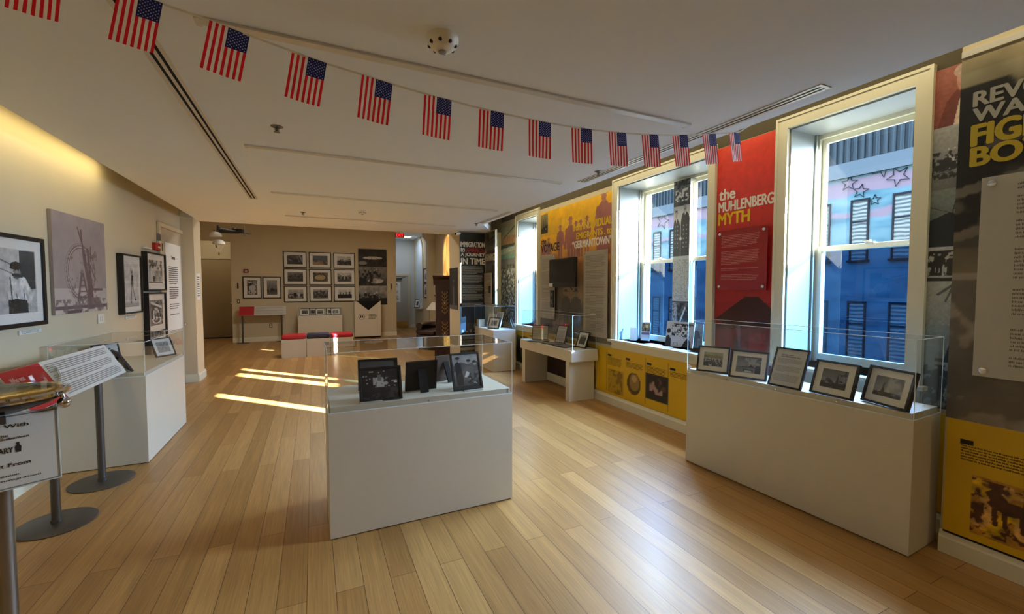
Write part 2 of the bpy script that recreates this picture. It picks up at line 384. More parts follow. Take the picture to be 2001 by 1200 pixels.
def pic_statue(c, wide=False, dark=44):
    c.grad(.2, 1, 150, 92); c.nz(.12, 4)
    if wide: c.blot((.45, .2, 1, 1), 3, .42, 190, .75, soft=.3); c.blot((.5, .3, 1, 1), 5, .5, 214, .5, soft=.3)
    else: c.blot((.62, .2, 1, .75), 4, .45, 196, .8, soft=.25)
    u = .33 if wide else .64; b = .2 if wide else .28
    c.poly([(u - .10, .1), (u - .085, b), (u - .06, b + .02), (u - .045, b + .22), (u + .045, b + .22), (u + .06, b + .02), (u + .085, b), (u + .1, .1)], dark)
    c.poly([(u - .03, b + .22), (u - .035, b + .34), (u - .02, b + .42), (u + .02, b + .42), (u + .035, b + .34), (u + .03, b + .22)], dark); c.ell(u, b + .445, .016, .03, dark); c.line(u + .02, b + .4, u + .045, b + .54, .009, dark)
    if wide:
        c.blot((0, 0, 1, .24), 9, .35, 50); c.rect(0, 0, 1, .12, 70); c.blot((0, 0, .7, .2), 12, .5, 30); c.ell(.62, .25, .012, .05, 40); c.nz(.3, 14, box=(0, 0, 1, .25))
    else:
        for i, (x, y, r) in enumerate(((.05, .26, .07), (.16, .3, .06), (.28, .42, .10), (.36, .36, .08), (.42, .3, .07), (.52, .24, .06), (.8, .22, .08), (.93, .26, .08))): c.ell(x, y, r, r * 1.3, 40 + 8 * (i % 3))
        c.rect(0, 0, 1, .24, 36); c.blot((.1, .2, .45, .6), 16, .56, 120, .6); c.blot((.72, .35, 1, 1), 9, .56, 44); c.line(.98, .3, .9, .9, .012, 40); c.nz(.3, 18, box=(0, 0, 1, .4))
def pic_crowdgate(c):
    c.grad(.4, 1, (150, 146, 110), (178, 176, 150)); c.rect(0, .55, 1, .8, (140, 136, 104)); c.grad(0, .5, 60, 90); c.crowd(.1, .5, 46, [24, 40, 200, 60], .022); c.blot((0, .35, 1, .6), 16, .5, 210, .7); c.nz(.2, 14); c.rect(.3, .02, .45, .09, 220)
def pic_lakeside(c):
    c.grad(.35, 1, 150, 60); c.grad(0, .35, 120, 100); c.nz(.2, 6); c.blot((.3, .55, 1, .9), 6, .5, 190, .6); c.rect(0, .33, 1, .37, 44)
    c.rect(.28, .1, .7, .2, 24); c.rect(.36, .04, .64, .14, 190); c.poly([(.5, .38), (.6, .52), (.72, .38)], 30); c.ell(.88, .36, .1, .14, 26); c.line(.93, .3, .96, .95, .008, 26); c.rect(.78, 0, 1, .3, 34)
def pic_night(c):
    c.a[:] = 22; c.nz(.6, 10)
    for u, v in ((.06, .78), (.13, .78), (.46, .88), (.14, .66), (.22, .68), (.15, .54), (.22, .92), (.26, .92), (.3, .92), (.6, .92)): c.ell(u, v, .022, .022, 170)
    c.blot((.3, .38, .7, .72), 12, .42, 190); c.blot((.65, .38, .95, .6), 12, .55, 180); c.ell(.46, .52, .15, .08, 205, .6); c.rect(.42, .6, .52, .8, 120); c.ell(.5, .24, .18, .1, 14); c.blot((0, 0, 1, .35), 10, .55, 60); c.ell(.9, .52, .05, .03, 220)
def pic_ladies(c):
    c.grad(0, 1, 60, 168); c.rect(0, .72, 1, 1, 166); c.nz(.2, 6); c.poly([(.0, .66), (.3, .78), (.6, .7), (.9, .78), (1, .72), (1, .5), (0, .5)], 84)
    c.poly([(.1, .1), (.08, .74), (.2, .8), (.3, .7), (.36, .3), (.34, .08)], 22); c.ell(.2, .85, .06, .05, 130); c.ell(.2, .9, .09, .04, 18)
    c.poly([(.35, .3), (.45, .6), (.6, .66), (.8, .6), (.86, .3), (.6, .2)], 96); c.ell(.62, .76, .06, .05, 140); c.ell(.62, .81, .09, .04, 24); c.ell(.86, .7, .06, .05, 150); c.ell(.85, .77, .09, .04, 30); c.poly([(.4, .32), (.5, .5), (.62, .44), (.52, .3)], 214)
    c.blot((.5, .05, 1, .5), 10, .5, 40); c.blot((.6, .1, .9, .3), 12, .6, 225); c.rect(0, 0, 1, .07, 30)
def pic_group(c):
    c.a[:] = 60; c.nz(.4, 8); c.crowd(.1, .8, 22, [20, 90, 150, 40], .06); c.nz(.2, 16)
def pic_two(c):
    c.grad(0, 1, 130, 110); c.nz(.2, 5); c.blot((0, .6, 1, 1), 9, .55, 60); c.person(.38, .02, .8, 30, 150, 20); c.person(.62, .02, .72, 60, 160, 20)
def pic_bridge(c):
    c.grad(0, 1, 150, 170); c.nz(.1, 6); c.blot((0, .3, 1, .8), 16, .62, 90); c.line(.3, .2, .7, .9, .03, 120); c.line(.7, .2, .4, .8, .03, 130)
def pic_horse(c):
    c.grad(0, 1, (58, 52, 44), (76, 70, 60)); c.nz(.4, 8); c.ell(.5, .45, .25, .18, (26, 24, 22)); c.ell(.78, .62, .1, .16, (24, 22, 20)); c.line(.35, .4, .3, .05, .03, (22, 20, 20)); c.line(.62, .4, .66, .05, .03, (22, 20, 20)); c.person(.45, .4, .5, (34, 30, 28), (90, 80, 70), (20, 20, 20)); c.person(.15, .02, .55, (34, 30, 28), (80, 70, 60), (20, 20, 20))

# ------------------------------------------------------------------ framed pictures
def frame_parts(root, w, h, d, bw, mw, art, res=0.006, tilt_leg=False, glaze=True, fm=None, mm=None, mats=True):
    """frame in the x-z plane centred on x=0, bottom at z=0, back at y=0, front at y=-d"""
    fm = fm or black; x0, x1 = -w / 2, w / 2
    mb = MB()
    mb.box(x0, x1, -d, 0, 0, bw).box(x0, x1, -d, 0, h - bw, h).box(x0, x0 + bw, -d, 0, bw, h - bw).box(x1 - bw, x1, -d, 0, bw, h - bw)
    mb.box(x0 + bw * .9, x1 - bw * .9, -d * .3, -0.001, bw * .9, h - bw * .9)
    mb.build('frame', fm, root, bevel=min(0.0015, bw * .2))
    yb = -d * .62
    if mw > 0:
        MB().box(x0 + bw, x1 - bw, yb, -d * .32, bw, h - bw).build('mat_board', mm or mat_w, root)
    pw, ph = w - 2 * bw - 2 * mw, h - 2 * bw - 2 * mw
    if callable(art):
        c = Cv(pw, ph, res); art(c); c.mesh('picture', root, -pw / 2, bw + mw, yb - 0.0012)
    if glaze:
        MB().quadxz(x0 + bw, x1 - bw, bw, h - bw, -d * .86).build('glazing', glazing, root)
def framed(name, label, w, h, d, bw, mw, art, loc, rz, rx=0, leg=False, group=None, cat='framed picture', **k):
    t = thing(name, label, cat, loc, rz, rx, group)
    frame_parts(t, w, h, d, bw, mw, art, **k)
    if leg:
        a = R(-rx); zt = h * .7; yb = h * .46; zl = yb * math.tan(a)   # the foot meets the shelf behind the frame
        wd = w * .13
        mb = MB(); mb.prism([(0.0, zt), (0.004, zt + .012), (yb, zl + .004), (yb - .012, zl)], 'x', -wd, wd)
        # swap: prism along x uses (y, z) pairs
        mb.build('prop_leg', blackf, t)
    return t
# ================================================================== THE SETTING
def struct(mb, name, m, **k):
    return mb.build(name, m, None, kind='structure', **k)
CZ = 2.5            # height of the dropped ceiling
XR = 3.34           # face of the window wall
# ---- floor: strip planks running along the room
def floor_material():
    m = bpy.data.materials.new('bamboo strip floor'); m.use_nodes = True; nt = m.node_tree; b = nt.nodes['Principled BSDF']
    N = nt.nodes.new; Lk = nt.links.new
    tc = N('ShaderNodeTexCoord'); mp = N('ShaderNodeMapping'); mp.inputs['Rotation'].default_value = (0, 0, R(90)); mp.inputs['Location'].default_value = (0.31, 0.054, 0)
    Lk(tc.outputs['Object'], mp.inputs[0])
    br = N('ShaderNodeTexBrick'); br.offset = 0.37; br.offset_frequency = 2; br.squash = 1
    br.inputs['Scale'].default_value = 1; br.inputs['Brick Width'].default_value = 1.83; br.inputs['Row Height'].default_value = 0.126
    br.inputs['Mortar Size'].default_value = 0.0016; br.inputs['Mortar Smooth'].default_value = 0.3; br.inputs['Bias'].default_value = 0
    br.inputs['Color1'].default_value = (0, 0, 0, 1); br.inputs['Color2'].default_value = (1, 1, 1, 1); br.inputs['Mortar'].default_value = (.5, .5, .5, 1)
    Lk(mp.outputs[0], br.inputs['Vector'])
    cr = N('ShaderNodeValToRGB'); e = cr.color_ramp.elements
    e[0].color = L3((160, 118, 64)); e[1].color = L3((188, 146, 88)); x = e.new(.5); x.color = L3((175, 132, 76))
    Lk(br.outputs['Color'], cr.inputs[0])
    gm = N('ShaderNodeMapping'); gm.inputs['Scale'].default_value = (140, 3.2, 1); Lk(tc.outputs['Object'], gm.inputs[0])
    gn = N('ShaderNodeTexNoise'); gn.inputs['Scale'].default_value = 1; gn.inputs['Detail'].default_value = 5; gn.inputs['Roughness'].default_value = .65; Lk(gm.outputs[0], gn.inputs['Vector'])
    g2 = N('ShaderNodeMapping'); g2.inputs['Scale'].default_value = (26, 1.0, 1); Lk(tc.outputs['Object'], g2.inputs[0])
    gn2 = N('ShaderNodeTexNoise'); gn2.inputs['Scale'].default_value = 1; gn2.inputs['Detail'].default_value = 3; Lk(g2.outputs[0], gn2.inputs['Vector'])
    r1 = N('ShaderNodeMapRange'); r1.inputs['From Min'].default_value = .3; r1.inputs['From Max'].default_value = .7; r1.inputs['To Min'].default_value = .74; r1.inputs['To Max'].default_value = 1.14; Lk(gn.outputs['Fac'], r1.inputs[0])
    r2 = N('ShaderNodeMapRange'); r2.inputs['From Min'].default_value = .3; r2.inputs['From Max'].default_value = .7; r2.inputs['To Min'].default_value = .86; r2.inputs['To Max'].default_value = 1.08; Lk(gn2.outputs['Fac'], r2.inputs[0])
    mu = N('ShaderNodeMath'); mu.operation = 'MULTIPLY'; Lk(r1.outputs[0], mu.inputs[0]); Lk(r2.outputs[0], mu.inputs[1])
    m1 = N('ShaderNodeMix'); m1.data_type = 'RGBA'; m1.blend_type = 'MULTIPLY'; m1.inputs[0].default_value = 1; Lk(cr.outputs[0], m1.inputs[6]); Lk(mu.outputs[0], m1.inputs[7])
    m2 = N('ShaderNodeMix'); m2.data_type = 'RGBA'; Lk(br.outputs['Fac'], m2.inputs[0]); Lk(m1.outputs[2], m2.inputs[6]); m2.inputs[7].default_value = L3((84, 50, 24))
    Lk(m2.outputs[2], b.inputs['Base Color'])
    b.inputs['Roughness'].default_value = .3; b.inputs['Specular IOR Level'].default_value = .42; b.inputs['Coat Weight'].default_value = .16; b.inputs['Coat Roughness'].default_value = .24
    rr = N('ShaderNodeMapRange'); rr.inputs['To Min'].default_value = .36; rr.inputs['To Max'].default_value = .48; Lk(gn2.outputs['Fac'], rr.inputs[0]); Lk(rr.outputs[0], b.inputs['Roughness'])
    bp = N('ShaderNodeBump'); bp.inputs['Strength'].default_value = .25; bp.inputs['Distance'].default_value = .0012
    iv = N('ShaderNodeMath'); iv.operation = 'SUBTRACT'; iv.inputs[0].default_value = 1; Lk(br.outputs['Fac'], iv.inputs[1]); Lk(iv.outputs[0], bp.inputs['Height']); Lk(bp.outputs[0], b.inputs['Normal'])
    return m
struct(MB().box(-3.6, 3.9, -5, 16.4, -0.12, 0), 'floor', floor_material())

# ---- dropped ceiling panel, with the void above it
mb = MB()
mb.prism([(-1.61, -5), (2.60, -5), (2.60, 6.75), (3.03, 7.5), (3.03, 8.3), (-1.61, 8.3)], 'z', CZ, CZ + .1)
mb.box(-1.9, -1.61, 7.98, 8.3, CZ, CZ + .1)
mb.box(-1.9, 3.33, 8.2, 8.305, CZ + .04, 3.2)          # bulkhead that ends it towards the hall
struct(mb, 'ceiling', ceil_m)
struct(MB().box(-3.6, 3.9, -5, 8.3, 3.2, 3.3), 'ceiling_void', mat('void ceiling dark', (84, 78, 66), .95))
struct(MB().box(-3.6, 3.9, 8.3, 16.4, 3.16, 3.3), 'ceiling_hall', ceil_m)

# ---- window wall (right)
W = {1: (6.19, 6.93, 2.63, .80), 2: (2.865, 4.16, 2.65, .82), 3: (1.37, 2.138, 2.665, .86)}   # y0, y1, top, bottom of the openings
mb = MB(); ys = [-5.0] + [v for k in (3, 2, 1) for v in W[k][:2]] + [16.4]
for i in range(0, 8, 2): mb.box(XR, XR + .5, ys[i], ys[i + 1], 0, 3.2)
for k in W: mb.box(XR, XR + .5, W[k][0], W[k][1], 0, W[k][3]).box(XR, XR + .5, W[k][0], W[k][1], W[k][2], 3.2)
struct(mb, 'wall_right', wall_m)
# darker paint band above the exhibit panels
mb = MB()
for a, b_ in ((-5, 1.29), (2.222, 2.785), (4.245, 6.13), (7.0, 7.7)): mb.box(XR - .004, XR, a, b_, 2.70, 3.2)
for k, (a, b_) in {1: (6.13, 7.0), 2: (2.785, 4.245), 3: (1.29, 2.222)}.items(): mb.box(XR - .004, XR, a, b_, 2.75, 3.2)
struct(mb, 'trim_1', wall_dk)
# wall that bumps out beside the camera
struct(MB().box(3.125, XR - .005, -5, 1.105, 0, 3.2), 'wall_pier', wall_m)

def baseboard(name, pts, side):
    """pts: y0,y1 along x = face; profile with a rounded cap"""
    mb = MB()
    for x, y0, y1 in pts:
        s_ = side
        mb.prism([(x, 0), (x - s_ * .022, 0), (x - s_ * .022, .085), (x - s_ * .016, .098), (x - s_ * .013, .112), (x - s_ * .004, .122), (x, .122)], 'y', y0, y1)
    struct(mb, name, white2)
baseboard('baseboard_right', [(XR, 1.105, 7.7), (3.125, -5, 1.105)], 1)

# ---- windows
def window(n, units, lock=True):
    y0, y1, zt, zb = W[n]
    root = bpy.data.objects.new('window_%d' % n, None); COL.objects.link(root); root['kind'] = 'structure'; root.location = (XR, (y0 + y1) / 2, zb)
    def b(mb, name, m, **k):
        o = mb.build(name, m, root, **k); o.matrix_parent_inverse = Matrix.Translation(-root.location); return o
    oy0, oy1, oz = {1: (6.13, 7.0, 2.72), 2: (2.785, 4.245, 2.735), 3: (1.29, 2.222, 2.748)}[n]
    xf = XR - .032
    # mitred casing: two legs and a head with a small back band
    mb = MB()
    mb.prism([(y0, zb), (y0, zt), (oy0, oz), (oy0, zb)], 'x', xf, XR)
    mb.prism([(y1, zb), (oy1, zb), (oy1, oz), (y1, zt)], 'x', xf, XR)
    mb.prism([(y0, zt), (y1, zt), (oy1, oz), (oy0, oz)], 'x', xf, XR)
    mb.box(xf - .008, XR, oy0 - .004, oy0 + .014, zb, oz - .0142).box(xf - .008, XR, oy1 - .014, oy1 + .004, zb, oz - .0142).box(xf - .008, XR, oy0 - .004, oy1 + .004, oz - .014, oz + .004)
    b(mb, 'casing', white2)
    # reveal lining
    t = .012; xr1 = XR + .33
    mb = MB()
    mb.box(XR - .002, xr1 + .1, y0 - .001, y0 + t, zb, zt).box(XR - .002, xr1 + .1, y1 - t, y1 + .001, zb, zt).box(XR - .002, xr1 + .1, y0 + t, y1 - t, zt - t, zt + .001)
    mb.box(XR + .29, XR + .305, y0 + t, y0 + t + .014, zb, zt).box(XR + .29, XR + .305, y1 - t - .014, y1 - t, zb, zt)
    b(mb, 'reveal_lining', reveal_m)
    mb = MB(); mb.box(XR - .075, xr1 + .1, oy0 - .03, oy1 + .03, zb - .028, zb)
    b(mb, 'sill', white2, bevel=.004)
    mb = MB(); mb.box(XR - .03, XR, oy0, oy1, zb - .11, zb - .028)
    b(mb, 'apron', white2, bevel=.003)
    # sashes
    for (a, c) in units:
        zm = 1.755; fr = .045
        mb = MB(); fx0, fx1 = xr1, xr1 + .065
        mb.box(fx0, fx1, a, a + .018, zb, zt - t - .0302).box(fx0, fx1, c - .018, c, zb, zt - t - .0302).box(fx0, fx1, a, c, zt - t - .03, zt - t)
        b(mb, 'sash_frame', white2)
        ia, ic = a + .018, c - .018; ztt = zt - t - .03
        mb = MB(); x0, x1 = xr1 + .030, xr1 + .052
        mb.box(x0, x1, ia, ia + .034, zm - .02, ztt).box(x0, x1, ic - .034, ic, zm - .02, ztt).box(x0, x1, ia + .034, ic - .034, ztt - .04, ztt).box(x0, x1, ia + .034, ic - .034, zm - .02, zm + .02)
        b(mb, 'upper_sash', white2, bevel=.003)
        mb = MB(); x2, x3 = xr1 + .004, xr1 + .027
        mb.box(x2, x3, ia, ia + .034, zb, zm + .02).box(x2, x3, ic - .034, ic, zb, zm + .02).box(x2, x3, ia + .034, ic - .034, zb, zb + .065).box(x2, x3, ia + .034, ic - .034, zm - .02, zm + .02)
        b(mb, 'lower_sash', white2, bevel=.003)
        mb = MB(); mb.add([(x0 + .015, ia + .034, zm + .02), (x0 + .015, ic - .034, zm + .02), (x0 + .015, ic - .034, ztt - .04), (x0 + .015, ia + .034, ztt - .04)], [(0, 3, 2, 1)])
        b(mb, 'pane', pane_clear)
        mb = MB(); mb.add([(x2 + .015, ia + .034, zb + .065), (x2 + .015, ic - .034, zb + .065), (x2 + .015, ic - .034, zm - .02), (x2 + .015, ia + .034, zm - .02)], [(0, 3, 2, 1)])
        b(mb, 'tinted_pane', pane_blue)
        ym = (a + c) / 2
        mb = MB(); mb.box(x2 - .004, x3, ym - .03, ym + .03, zm + .02, zm + .026).lathe([(.012, .0), (.012, .012), (.005, .016)], (x2 + .01, ym, zm + .026), 12).box(x2 - .01, x2 + .014, ym - .006, ym + .034, zm + .034, zm + .042)
        b(mb, 'sash_lock', plastic_w)
    if len(units) > 1:
        mb = MB(); mb.box(xr1 - .012, xr1 + .09, units[0][1], units[1][0], zb, zt - t)
        b(mb, 'mullion', white2, bevel=.003)
    return root
window(1, [(6.202, 6.918)])
window(2, [(2.877, 3.40), (3.50, 4.148)])
window(3, [(1.382, 2.126)])

# ---- left wall, a touch out of square with the windows
TL = math.atan(0.0263)
def lw(Y):
    """converts a length measured along x=-1.9 to the skewed wall face; returns x, y, scale"""
    k = 2.01 / (1.9 + .0263 * Y); return (-1.9 * k, Y * k, k)
def lz(Y, z): return 1.45 + (z - 1.45) * lw(Y)[2]
mb = MB(); xa, ya = -1.9 - .0263 * 9.2, -5.0; xb, yb = -1.9 + .0263 * 3.78, 7.98
mb.prism([(xa, ya), (xb, yb), (xb - .3, yb), (xa - .3, ya)], 'z', 0, 3.2)
struct(mb, 'wall_left', wall_m)
struct(MB().box(-2.1, -1.635, 7.981, 8.42, 0, 2.5), 'wall_pier_left', wall_m)
mb = MB()
for (p, q) in (((xa, ya), (-1.9 + .0263 * 2.75, 6.95)),):
    mb.prism([(p[0], p[1]), (p[0] + .022, p[1]), (q[0] + .022, q[1]), (q[0], q[1])], 'z', 0, .10).prism([(p[0], p[1]), (p[0] + .014, p[1]), (q[0] + .014, q[1]), (q[0], q[1])], 'z', .10, .122)
mb.box(-1.8, -1.635, 7.958, 7.98, 0, .10).box(-1.8, -1.635, 7.966, 7.98, .10, .122).box(-1.635, -1.613, 7.958, 8.44, 0, .10).box(-1.635, -1.621, 7.966, 8.44, .10, .122)
struct(mb, 'baseboard_left', white2)
# ---- hall at the far end
mb = MB()
mb.box(-3.6, 2.28, 16.1, 16.4, 0, 3.2)
struct(MB().box(-1.94, 2.28, 13.26, 13.5, 0, 3.16), 'wall_back', wall_m)
struct(MB().box(-3.6, -1.94, 13.26, 13.45, 2.66, 3.16), 'wall_back_header', wall_m)
struct(MB().box(-3.6, -1.94, 14.82, 14.95, 0, 3.16).box(-1.94, -1.8, 13.5, 14.82, 0, 3.16), 'wall_recess', wall_m)
struct(MB().box(-3.6, -3.3, 7.6, 14.95, 0, 3.2).box(-3.6, -1.9, 7.98, 8.42, 0, 3.2), 'wall_hall_left', wall_m)
struct(MB().box(-1.94, 2.28, 13.24, 13.26, 0, .10).box(-1.94, 2.28, 13.247, 13.26, .10, .12), 'baseboard_back', white2)
struct(MB().box(2.2, 3.34, 15.6, 15.8, 0, 3.16).box(2.2, 2.28, 13.5, 15.6, 0, 3.16), 'wall_far', mat('far wall pale blue grey paint', (196, 200, 200), .85))
struct(MB().box(2.28, 3.34, 15.58, 15.6, 0, .11).box(3.318, 3.34, 9.0, 15.58, 0, .11), 'baseboard_far', white2)
# partition that carries the title panel
struct(MB().box(2.49, 3.335, 7.7, 8.36, 0, 2.52), 'wall_partition', wall_m)
# side board with the second title panel
struct(MB().box(3.0, 3.03, 7.18, 7.7, 1.14, 2.5), 'wall_wing', wall_m)
# near wall behind the camera
struct(MB().box(-3.6, 3.9, -5.2, -5, 0, 3.3), 'wall_near', wall_m)

# pilaster with a small capital between the arches
t = thing('pilaster', 'cream pilaster with a stepped capital between the two arches of the far hall', 'pilaster', (3.25, 12.9, 0))
MB().box(-.09, .09, -.18, .18, 0, 2.86).build('shaft', wall_m, t)
MB().prism([(-.09, 2.86), (.09, 2.86), (.09, 2.95), (.0899, 3.13), (-.2, 3.13), (-.2, 3.05), (-.15, 2.95)], 'y', -.24, .24).build('capital', wall_m, t, bevel=.01)
# arched niches in the far window wall: lining, ledge and pane
def arch(name, y0, y1, zb, zt, depth, m_in, pane=None, sill=True):
    root = bpy.data.objects.new(name, None); COL.objects.link(root); root['kind'] = 'structure'; root.location = (XR, (y0 + y1) / 2, zb)
    r = (y1 - y0) / 2; cy = (y0 + y1) / 2; zc = zt - r; n = 16
    arc = [(cy + r * math.cos(math.pi * i / n), zc + r * math.sin(math.pi * i / n)) for i in range(n + 1)]
    inner = [(y1, zb)] + arc + [(y0, zb)]
    def o_(p, e): return (cy + (p[0] - cy) * (1 + e / r), zb + (p[1] - zb) * (1 + e / (zt - zb)))
    outer = [o_(p, .06) for p in inner]
    mb = MB(); m_ = len(inner)
    for i in range(m_ - 1):
        mb.prism([inner[i], inner[i + 1], outer[i + 1], outer[i]], 'x', XR - .03, XR - .001)
    o = mb.build('arch_surround', m_in, root); o.matrix_parent_inverse = Matrix.Translation(-root.location)
    mb = MB(); mb.prism(inner, 'x', XR - .012, XR - .004)
    o = mb.build('arch_panel', pane, root); o.matrix_parent_inverse = Matrix.Translation(-root.location)
    if sill:
        o = MB().box(XR - .12, XR - .001, y0, y1, zb - .03, zb).build('ledge', m_in, root); o.matrix_parent_inverse = Matrix.Translation(-root.location)
    return root
arch('window_4', 14.3, 15.3, .75, 3.1, .2, wall_m, mat('pale blue lit plaster', (190, 206, 220), .8))
sg = bpy.data.materials.new('stained amber glass'); sg.use_nodes = True
_nt = sg.node_tree; _b = _nt.nodes['Principled BSDF']; _v = _nt.nodes.new('ShaderNodeTexVoronoi'); _v.inputs['Scale'].default_value = 6
_c = _nt.nodes.new('ShaderNodeValToRGB'); _c.color_ramp.elements[0].color = L3((200, 96, 20)); _c.color_ramp.elements[1].color = L3((250, 220, 120))
_nt.links.new(_v.outputs['Color'], _c.inputs[0]); _nt.links.new(_c.outputs[0], _b.inputs['Base Color']); _nt.links.new(_c.outputs[0], _b.inputs['Emission Color']); _b.inputs['Emission Strength'].default_value = .9
arch('window_5', 10.75, 11.74, .9, 2.88, .2, white2, sg)

# ---- doors
def door_leaf(root, w, h, m, t_=.04):
    return MB().box(-w / 2, w / 2, -t_, 0, 0.008, h).build('door_leaf', m, root, bevel=.003)
def lever(root, x, z, y, s_=1):
    h_ = MB().lathe([(.026, 0), (.026, -.008), (.012, -.012), (.010, -.045)], (x, y, z), 20, 'y').tube([(x, y - .04, z), (x - s_ * .03, y - .048, z), (x - s_ * .12, y - .048, z - .004)], [.009, .009, .007], 10)
    return h_.build('door_handle', chrome, root, smooth=True)
ang = 90 - math.degrees(TL)
x_, y_, k_ = lw(7.9)
d1 = bpy.data.objects.new('door_1', None); COL.objects.link(d1); d1['kind'] = 'structure'; d1.location = (x_ + .002, y_, 0); d1.rotation_euler = (0, 0, R(ang))
MB().box(-.46, .46, -.012, 0, 0.008, lz(7.9, 2.285)).build('door_leaf', grey_door, d1)
zt_ = lz(7.9, 2.285)
MB().box(-.535, -.465, -.03, 0, 0, zt_ + .06).box(.465, .535, -.03, 0, 0, zt_ + .06).box(-.465, .465, -.03, 0, zt_ + .004, zt_ + .06).build('door_casing', wall_m, d1, bevel=.004)
lever(d1, .43, lz(8.4, .87), -.012)
for z in (.35, 1.16, 1.98): MB().box(-.468, -.452, -.034, -.01, z - .05, z + .05).tube([(-.462, -.034, z - .05), (-.462, -.034, z + .05)], .007, 8).build('hinge', steel, d1)
d2 = bpy.data.objects.new('door_2', None); COL.objects.link(d2); d2['kind'] = 'structure'; d2.location = (-2.44, 14.818, 0)
dk = mat('hall door tan paint', (170, 152, 120), .6)
MB().box(-.44, .46, -.03, 0, 0.012, 2.26).build('door_leaf', dk, d2, bevel=.003)
MB().box(-.5, -.445, -.045, 0, 0, 2.33).box(.465, .52, -.045, 0, 0, 2.33).box(-.445, .465, -.045, 0, 2.265, 2.33).build('door_casing', wall_m, d2)
MB().box(-.44, .46, -.2, -.03, 0, .011).build('threshold', blackf, d2)
for z in (.3, 1.15, 2.0): MB().box(-.447, -.43, -.05, -.03, z - .05, z + .05).build('hinge', steel, d2)
lever(d2, .38, 1.0, -.03)
d3 = bpy.data.objects.new('door_3', None); COL.objects.link(d3); d3['kind'] = 'structure'; d3.location = (2.68, 15.598, 0)
MB().box(-.37, .42, -.03, 0, 0.01, 1.86).build('door_leaf', mat('far door pale grey', (176, 174, 164), .5), d3)
MB().box(-.395, -.37, -.05, 0, 0, 1.93).box(.42, .48, -.05, 0, 0, 1.93).box(-.37, .42, -.05, 0, 1.86, 1.93).build('door_casing', wall_m, d3)
MB().box(-.34, .40, -.036, -.03, .03, .24).build('kick_plate', brass, d3)
MB().box(-.3, .2, -.09, -.03, 1.74, 1.8).tube([(.1, -.1, 1.77), (.3, -.16, 1.83)], .012, 8).build('door_closer', steel, d3)
# ================================================================== CEILING FITTINGS
def slot_strip(label, x, y0, y1, grp, along='y'):
    """linear diffuser: flanges with two black slots"""
    L = y1 - y0; t = thing('slot_diffuser', label, 'ceiling vent', (x, (y0 + y1) / 2, CZ + .0008), 0, 0, grp); a, b = -L / 2, L / 2; zf = -.006
    MB().box(-.045, -.024, a, b, zf, 0).box(-.008, .008, a, b, zf, 0).box(.024, .045, a, b, zf, 0).box(-.045, .045, a - .02, a, zf, 0).box(-.045, .045, b, b + .02, zf, 0).build('flange', metal_slot, t, bevel=.001)
    MB().box(-.024, -.008, a, b, -.002, -.0005).box(.008, .024, a, b, -.002, -.0005).build('slot', dkslot, t)
    return t
slot_strip('long linear slot diffuser in the ceiling above the left wall display', -.62, -1.0, 5.9, 'linear slot diffusers in the ceiling')
slot_strip('linear slot diffuser in the ceiling in front of the two nearer windows', 2.44, 1.40, 3.61, 'linear slot diffusers in the ceiling')
slot_strip('short linear slot diffuser near the far title panel', 2.49, 5.45, 6.6, 'linear slot diffusers in the ceiling')
def trough(label, y, x0, x1):
    t = thing('ceiling_track', label, 'ceiling track', ((x0 + x1) / 2, y, CZ), 0, 0, 'flush tracks running across the ceiling'); L = (x1 - x0) / 2
    MB().box(-L, L, -.034, .014, -.012, 0).build('track_cover', metal_slot, t, bevel=.003)
    MB().box(-L, L, .016, .026, -.004, 0).build('track_gap', dkslot, t)
    MB().box(-L - .02, -L, -.034, .026, -.012, 0).build('end_cap', metal_slot, t); MB().box(L, L + .02, -.034, .026, -.012, 0).build('end_cap', metal_slot, t)
for lb, y, a, b in (('flush cream ceiling track nearest the flag bunting', 2.09, -.38, 2.2), ('second flush ceiling track from the flag bunting', 3.75, -.42, 2.26),
                    ('third flush ceiling track from the flag bunting', 5.44, -.38, 2.28), ('farthest flush ceiling track, near the hall bulkhead', 7.1, -.33, 2.2)):
    trough(lb, y, a, b)
def sprinkler(lb, x, y, rec=False):
    t = thing('sprinkler_head', lb, 'sprinkler', (x, y, CZ + .0012), 0, 0, 'ceiling sprinkler heads')
    MB().lathe([(.038, 0), (.036, -.004), (.02, -.007), (.018, -.003), (1e-4, -.003)], (0, 0, 0), 24).build('escutcheon', steel, t, smooth=True)
    MB().tube([(0, 0, 0), (0, 0, -.03)], .006, 8).tube([(.012, 0, -.01), (.009, 0, -.036)], .0025, 6).tube([(-.012, 0, -.01), (-.009, 0, -.036)], .0025, 6).lathe([(.019, -.038), (.019, -.036), (1e-4, -.035)], (0, 0, 0), 16).build('deflector', steel, t)
sprinkler('small chrome sprinkler head left of the smoke detector', -.195, 3.23)
sprinkler('small chrome sprinkler head beside the window slot diffuser', 2.364, 3.24)
sprinkler('small chrome sprinkler head over the far left of the ceiling', -.11, 6.71)
sprinkler('small sprinkler head next to the short slot diffuser', 2.454, 6.69)
